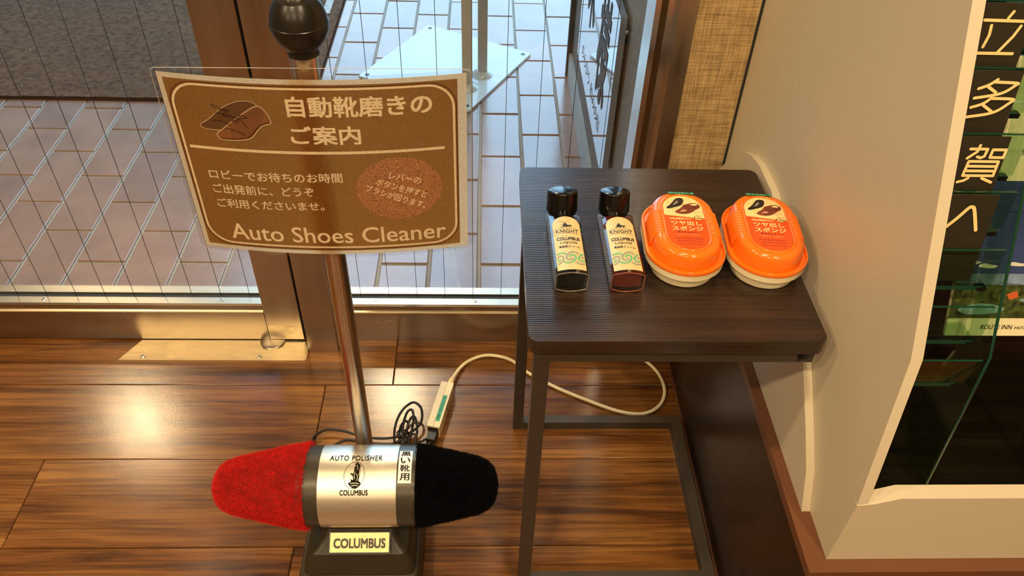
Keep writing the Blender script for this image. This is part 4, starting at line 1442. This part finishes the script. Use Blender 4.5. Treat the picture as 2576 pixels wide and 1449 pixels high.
lettering('body_line', 'ご利用くださいませ。', -0.1240, 0.0585, 0.1195, 0.0122, pf1, PRINT_CREAM, sheet, bold=0.012, rot=0.018)
lettering('english_title', 'Auto Shoes Cleaner', -0.1165, 0.0135, 0.2440, 0.0225, pf1, PRINT_CREAM, sheet, bold=0.008)
CORK = pm('cork_print', (0.36, 0.155, 0.065), 0.6, var=0.7, vscale=800)
cork = patch('cork_oval', [(0.0790 + 0.0465 * math.cos(2 * PI * i / 48), 0.0865 + 0.0405 * math.sin(2 * PI * i / 48)) for i in range(48)], sf(0.0006), CORK, sheet)
# (cork is a flat print: fan from the rim keeps it on the bowed sheet)
cork_f = sf(0.0012)
lettering('oval_line', 'レバーの', 0.0690, 0.0960, 0.0345, 0.0092, cork_f, PRINT_CREAM, cork, rot=-0.30)
lettering('oval_line', 'ボタンを押すと', 0.0530, 0.0825, 0.0570, 0.0095, cork_f, PRINT_CREAM, cork, rot=-0.38)
lettering('oval_line', 'ブラシが回ります。', 0.0405, 0.0715, 0.0690, 0.0095, cork_f, PRINT_CREAM, cork, rot=-0.42)
# printed pair of shoes
SH1 = pm('notice_shoe_dark', (0.120, 0.050, 0.018), 0.5)
SH2 = pm('notice_shoe', (0.185, 0.070, 0.024), 0.5)
sA, sB, sC = sf(0.0006), sf(0.0009), sf(0.0012)
back = smooth2([(-0.1190, 0.1625), (-0.1150, 0.1585), (-0.0980, 0.1578), (-0.0850, 0.1600), (-0.0620, 0.1760), (-0.0560, 0.1830), (-0.0570, 0.1900), (-0.0640, 0.1932), (-0.0760, 0.1920), (-0.0890, 0.1860), (-0.0990, 0.1785), (-0.1100, 0.1690)], 5, True)
front = smooth2([(-0.1030, 0.1500), (-0.0985, 0.1468), (-0.0830, 0.1470), (-0.0690, 0.1505), (-0.0600, 0.1600), (-0.0540, 0.1660), (-0.0455, 0.1690), (-0.0450, 0.1740), (-0.0480, 0.1820), (-0.0535, 0.1880), (-0.0600, 0.1870), (-0.0720, 0.1790), (-0.0840, 0.1700), (-0.0960, 0.1600), (-0.1030, 0.1540)], 5, True)
patch('shoe_halo', [(x + 0.0, y) for x, y in back], sA, SH1, sheet)
ribbon('shoe_outline', back, 0.0005, sB, PRINT_CREAM, sheet, closed=True)
fs = patch('printed_shoe', front, sf(0.0012), SH2, sheet)
ribbon('shoe_outline', front, 0.0005, sf(0.0014), PRINT_CREAM, sheet, closed=True)
patch('shoe_opening', smooth2([(-0.0560, 0.1860), (-0.0520, 0.1850), (-0.0540, 0.1795), (-0.0640, 0.1770), (-0.0680, 0.1790)], 4, True), sf(0.0014), SH1, sheet)
ribbons('shoe_lines', [smooth2([(-0.1005, 0.1485), (-0.0850, 0.1490), (-0.0710, 0.1520), (-0.0620, 0.1610), (-0.0550, 0.1672), (-0.0460, 0.1708)]), smooth2([(-0.0930, 0.1610), (-0.0840, 0.1590), (-0.0740, 0.1540)]), smooth2([(-0.0860, 0.1700), (-0.0760, 0.1720), (-0.0720, 0.1650), (-0.0700, 0.1640)]),
        smooth2([(-0.0850, 0.1745), (-0.0930, 0.1760), (-0.0900, 0.1790), (-0.0820, 0.1745), (-0.0740, 0.1770), (-0.0680, 0.1750), (-0.0740, 0.1735), (-0.0830, 0.1740)]), smooth2([(-0.0980, 0.1840), (-0.1030, 0.1860), (-0.1000, 0.1875), (-0.0930, 0.1830), (-0.0860, 0.1830), (-0.0880, 0.1810), (-0.0950, 0.1830)]),
        smooth2([(-0.0850, 0.1690), (-0.0790, 0.1680)]), smooth2([(-0.0835, 0.1710), (-0.0770, 0.1700)]), smooth2([(-0.1000, 0.1780), (-0.0940, 0.1780), (-0.0880, 0.1740)]), smooth2([(-0.1060, 0.1690), (-0.0960, 0.1690), (-0.0880, 0.1650)])], 0.0007, sf(0.0016), pm('shoe_line_ink', (0.03, 0.010, 0.004), 0.5), sheet)
# ================================================================== BROCHURE RACK
cab = empty('base_cabinet', (0.6, 0.8, 0), label='dark brown base cabinet with brown lip carrying the brochure rack', cat='cabinet')
CY0, CY1 = 0.468, 1.163
box('body', 0.3965, 1.4, CY0, CY1, 0.0, 0.345, DARK_WOOD, cab)
prism('lip', [(0.3955, CY0 - 0.001), (1.4, CY0 - 0.001), (1.4, CY1), (0.3955, CY1)], 2, 0.345, 0.360, LIP_BROWN, cab, bevel=0.002)
box('toe_line', 0.3945, 0.3966, CY0, CY1, 0.0, 0.004, LIP_BROWN, cab)

rack = empty('brochure_rack', (0.6, 0.8, 0.36), label='cream sided brochure rack with stepped glass pockets', cat='rack')
RX = 0.421
prof = [(1.160, 0.3605), (0.5022, 0.3605), (0.5022, 0.4785), (0.4850, 0.4800), (0.520, 0.680), (0.665, 0.979), (0.80, 1.257), (0.80, 1.60), (1.160, 1.60)]
prism('side_panel', prof, 0, RX, RX + 0.012, CREAM_PANEL, rack, bevel=0.003, seg=3)
lowp = [(1.150, 0.3605), (1.150, 0.478), (1.121, 0.512), (1.093, 0.544), (1.062, 0.569), (1.026, 0.585), (0.987, 0.594), (0.92, 0.595), (0.84, 0.570), (0.76, 0.538), (0.68, 0.505), (0.614, 0.447), (0.578, 0.412), (0.550, 0.3605)]
prism('low_side_panel', lowp, 0, RX - 0.011, RX - 0.0002, CREAM_PANEL, rack, bevel=0.002)
# thin dark joint against the wall
box('wall_joint', RX - 0.003, RX + 0.003, 1.1605, 1.1645, 0.361, 1.60, GASKET, rack)
# front board: short end step, then level top
prism('front_board', [(RX, 0.3605), (1.4, 0.3605), (1.4, 0.492), (0.466, 0.492), (0.452, 0.486), (0.440, 0.481), (RX, 0.4780)], 1, 0.484, 0.502, CREAM_PANEL, rack, bevel=0.0012)
box('back_board', RX + 0.012, 1.4, 0.80, 0.815, 0.361, 1.6, DARK_WOOD, rack)
box('rack_floor', RX + 0.012, 1.4, 0.502, 0.80, 0.470, 0.476, DARK_WOOD, rack)
box('floor_glass', RX + 0.013, 1.4, 0.503, 0.70, 0.480, 0.485, GREEN_GLASS, rack)
SL = 0.484
def slope_y(z, off=0.01):
    return 0.52 + off + SL * (z - 0.68) if z > 0.68 else 0.52 + off + (z - 0.68) * 0.184
# glass dividers with the rack profile
dprof = [(0.560, 0.486), (0.503, 0.486), (0.524, 0.680), (0.668, 0.979), (0.75, 1.149), (0.790, 1.149), (0.708, 0.979), (0.564, 0.680), (0.583, 0.520)]
for x in (0.500, 0.640, 0.780):
    d_ = prism('divider', dprof, 0, x, x + 0.004, GREEN_GLASS, rack)
    V, Fc = tube_geo([(x + 0.002, y - 0.0006, z) for y, z in dprof[1:5]], 0.0016, 6)
    pobj('divider_edge', V, Fc, GREEN_EDGE, d_, smooth=True)
# stepped pockets: front plate, floor and edges
tops = [1.027, 0.977, 0.926, 0.874, 0.826, 0.776, 0.725, 0.673]
def slanted(name, x0, x1, za, zb, off, t, mat, parent):
    ya, yb = slope_y(za, off + 0.014), slope_y(zb, off)
    return prism(name, [(ya, za), (yb, zb), (yb + t, zb), (ya + t, za)], 0, x0, x1, mat, parent)
for zt in tops:
    zb = zt - 0.0405
    x0, x1 = RX + 0.0125, 0.4985
    pk = slanted('pocket_front', x0, x1, zb, zt, 0.006, 0.0035, GREEN_GLASS, rack)
    box('pocket_edge', x0, x1, slope_y(zt, 0.006) - 0.0003, slope_y(zt, 0.006) + 0.0016, zt - 0.0002, zt + 0.0006, GREEN_EDGE, pk)
    ph = box('pocket_floor', x0, x1 - 0.006, slope_y(zb, 0.020), slope_y(zb, 0.020) + 0.026, zb - 0.004, zb, GREEN_GLASS, rack)
    box('floor_edge', x0, x1 - 0.008, slope_y(zb, 0.020) - 0.0006, slope_y(zb, 0.020) + 0.0005, zb - 0.0042, zb, GREEN_EDGE, ph)
    box('clip', x1 - 0.013, x1 - 0.004, slope_y(zb, 0.020) - 0.001, slope_y(zb, 0.020) + 0.006, zb - 0.0055, zb - 0.001, BLACK_GLOSS, rack)
# letter cards in the pockets
CARD = pm('black_card', (0.026, 0.022, 0.012), 0.35, var=0.12, vscale=25)
CARD_INK = pm('card_letter', (0.83, 0.63, 0.27), 0.45)
glyphs = [('立', 1, 'topmost'), ('多', 2, 'second'), ('賀', 3, 'third'), ('へ', 4, 'lowest')]
for ch, k, w_ in glyphs:
    zt = tops[k]
    zb = tops[k + 1] - 0.0395
    x0, x1 = RX + 0.0135, 0.4800
    lab = {'立': 'black card lettered 立 at the top of the rack edge', '多': 'black card lettered 多 below the 立 card in the rack', '賀': 'black card lettered 賀 between the 多 and へ cards', 'へ': 'black card lettered へ, lowest of the lettered cards'}[ch]
    ya, yb = slope_y(zb, 0.0265), slope_y(zt, 0.0020)
    card = prism('letter_card', [(ya, zb), (yb, zt), (yb + 0.0012, zt), (ya + 0.0012, zb)], 0, x0, x1, CARD)
    tag(card, lab, 'card', 'lettered cards in the rack')
    L_ = math.hypot(zt - zb, yb - ya)
    nz, ny = (yb - ya) / L_, -(zt - zb) / L_
    def cfm(u, v, x0=x0, ya=ya, zb=zb, L_=L_, yb=yb, zt=zt, ny=ny, nz=nz):
        t = v / L_
        return (x0 + u, ya + (yb - ya) * t + ny * 0.0006, zb + (zt - zb) * t + nz * 0.0006)
    GW, GH = 0.0465, L_
    T = L_
    strokes = {
        '立': [[(0.0265, -0.0070), (0.0235, -0.0125)], [(0.003, -0.0145), (0.0425, -0.0150)], [(0.0105, -0.0190), (0.0112, -0.0270), (0.0088, -0.0375)], [(0.0370, -0.0190), (0.0330, -0.0280), (0.0235, -0.0420)], [(0.0005, -0.0430), (0.0375, -0.0430)]],
        '多': [[(0.0235, -0.0075), (0.0170, -0.0125), (0.0085, -0.0160)], [(0.0220, -0.0098), (0.0415, -0.0105), (0.0410, -0.0125), (0.0300, -0.0200), (0.0070, -0.0245)], [(0.0165, -0.0140), (0.0250, -0.0190)],
               [(0.0230, -0.0240), (0.0165, -0.0295), (0.0065, -0.0330)], [(0.0230, -0.0245), (0.0425, -0.0250), (0.0405, -0.0285), (0.0280, -0.0375), (0.0040, -0.0420)], [(0.0160, -0.0300), (0.0265, -0.0365)]],
        '賀': [[(0.0080, -0.0115), (0.0240, -0.0115), (0.0230, -0.0185), (0.0200, -0.0200), (0.0165, -0.0190)], [(0.0160, -0.0080), (0.0150, -0.0140), (0.0075, -0.0205)], [(0.0290, -0.0120), (0.0415, -0.0120), (0.0410, -0.0195), (0.0285, -0.0195), (0.0290, -0.0120)],
               [(0.0100, -0.0235), (0.0380, -0.0235), (0.0375, -0.0375), (0.0085, -0.0375), (0.0100, -0.0235)], [(0.0100, -0.0282), (0.0375, -0.0282)], [(0.0095, -0.0328), (0.0375, -0.0328)], [(0.0145, -0.0400), (0.0110, -0.0425), (0.0055, -0.0440)], [(0.0275, -0.0400), (0.0325, -0.0420), (0.0375, -0.0440)]],
        'へ': [[(0.0040, -0.0320), (0.0120, -0.0225), (0.0190, -0.0130), (0.0222, -0.0118), (0.0252, -0.0150), (0.0330, -0.0355)]]}[ch]
    wv = 0.0027 if ch != 'へ' else 0.0034
    V, Fc = [], []
    for sk_ in strokes:
        pth = [(a_ + (0.0028 if ch == '賀' else 0.0), T + b_) for a_, b_ in sk_]
        if ch == 'へ' or (ch == '多' and len(sk_) in (3, 5)):
            pth = smooth2(pth, 5)
        for (pa_, pb_) in zip(pth, pth[1:]):
            d2 = Vector((pb_[0] - pa_[0], pb_[1] - pa_[1]))
            ang = math.atan2(d2.y, d2.x)
            ring = [(pb_[0] + wv / 2 * math.cos(ang - PI / 2 + PI * i / 8), pb_[1] + wv / 2 * math.sin(ang - PI / 2 + PI * i / 8)) for i in range(9)] + [(pa_[0] + wv / 2 * math.cos(ang + PI / 2 + PI * i / 8), pa_[1] + wv / 2 * math.sin(ang + PI / 2 + PI * i / 8)) for i in range(9)]
            b0 = len(V)
            V += [tuple(Vector(cfm(*q)) + Vector((0, ny, nz)) * (1.5e-5 * len(Fc))) for q in ring]
            Fc.append(tuple(range(b0, b0 + len(ring))))
    pobj('card_letter', V, Fc, CARD_INK, card)

# brochures
def brochure(x0, x1, za, zb, off, label, pieces, thick=0.004):
    ya, yb = slope_y(za, off), slope_y(zb, off)
    o = prism('brochure', [(ya, za), (yb, zb), (yb + thick, zb), (ya + thick, za)], 0, x0, x1, pm('brochure_paper', (0.72, 0.66, 0.42), 0.35))
    tag(o, label, 'brochure', 'brochures in the rack')
    L_ = math.hypot(zb - za, yb - ya)
    ny, nz = -(zb - za) / L_, (yb - ya) / L_
    def fm(e):
        return lambda u, v: (x0 + u, ya + (yb - ya) * v / L_ + ny * e, za + (zb - za) * v / L_ + nz * e)
    return o, fm, L_
NAVY_SKY = pm('printed_sky', (0.030, 0.050, 0.14), 0.25, var=0.25, vscale=14)
SKY_LOW = pm('printed_low_sky', (0.16, 0.22, 0.33), 0.25, var=0.35, vscale=30)
CLOUD = pm('printed_cloud', (0.62, 0.60, 0.52), 0.3)
TREES = pm('printed_trees', (0.045, 0.060, 0.016), 0.35, var=0.8, vscale=160)
POOL = pm('printed_pool', (0.18, 0.30, 0.30), 0.3, var=0.3, vscale=90)
ROOF = pm('printed_roof', (0.50, 0.10, 0.03), 0.3)
HOTEL = pm('printed_hotel', (0.70, 0.60, 0.36), 0.3)
br, fm, L_ = brochure(0.482, 0.636, 0.664, 0.790, 0.052, 'hotel brochure with resort photo and white foot strip behind the glass', None)
e1, e2, e3 = fm(0.0004), fm(0.0007), fm(0.0010)
Wd = 0.154
patch('photo_sky', [(0, 0.062), (Wd, 0.062), (Wd, L_), (0, L_)], e1, NAVY_SKY, br)
patch('photo_haze', [(0, 0.056), (Wd, 0.056), (Wd, 0.068), (0, 0.068)], e2, SKY_LOW, br)
patch('photo_trees', [(0, 0.020), (Wd, 0.020), (Wd, 0.058), (0.10, 0.062), (0.075, 0.056), (0.05, 0.059), (0.03, 0.056), (0, 0.058)], e2, TREES, br)
for (u, v, a, b) in ((0.088, 0.098, 0.012, 0.004), (0.060, 0.078, 0.010, 0.0025), (0.082, 0.080, 0.012, 0.005), (0.030, 0.076, 0.010, 0.003), (0.012, 0.080, 0.010, 0.003), (0.125, 0.090, 0.016, 0.004)):
    patch('printed_cloud', smooth2([(u - a, v), (u - a * 0.5, v + b), (u + a * 0.2, v + b * 0.6), (u + a, v + b * 0.2), (u + a * 0.6, v - b * 0.7), (u - a * 0.4, v - b * 0.6)], 4, True), e3, CLOUD, br)
patch('printed_pool', smooth2([(0.008, 0.030), (0.030, 0.036), (0.055, 0.032), (0.05, 0.026), (0.02, 0.024)], 4, True), e3, POOL, br)
patch('printed_pool', smooth2([(0.070, 0.040), (0.090, 0.044), (0.105, 0.040), (0.085, 0.036)], 4, True), e3, POOL, br)
patch('printed_roof', [(0.056, 0.046), (0.066, 0.050), (0.069, 0.043), (0.060, 0.040)], e3, ROOF, br)
ht = patch('printed_hotel', [(0.078, 0.044), (0.104, 0.044), (0.112, 0.070), (0.088, 0.070), (0.084, 0.062)], e3, HOTEL, br)
ribbons('hotel_floors', [[(0.082 + 0.001 * k, 0.047 + 0.004 * k), (0.106 + 0.001 * k, 0.047 + 0.004 * k)] for k in range(6)], 0.0011, fm(0.0013), TREES, br)
lettering('brochure_name', 'ROUTE INN', 0.036, 0.0075, 0.034, 0.0050, e2, INK, br, shear=0.15)
lettering('brochure_name', 'HOTELS', 0.0725, 0.0077, 0.0200, 0.0032, e2, INK, br, shear=0.15)
lettering('caption', '遊び', 0.098, 0.112, 0.010, 0.004, e2, CLOUD, br)
br2, fm2, L2 = brochure(0.482, 0.636, 0.786, 0.905, 0.051, 'brochure with blue foot and pale page, upper one beside the lettered cards', None)
patch('blue_foot', [(0, 0), (0.154, 0), (0.154, 0.030), (0, 0.030)], fm2(0.0004), NAVY_SKY, br2)
lettering('caption', '旅', 0.040, 0.055, 0.006, 0.006, fm2(0.0005), INK, br2)
br3, fm3, L3 = brochure(0.482, 0.636, 0.908, 1.02, 0.051, 'brochure with blue picture at the very top of the rack edge', None)
patch('blue_picture', [(0, 0.012), (0.154, 0.012), (0.154, 0.060), (0, 0.060)], fm3(0.0004), SKY_LOW, br3)
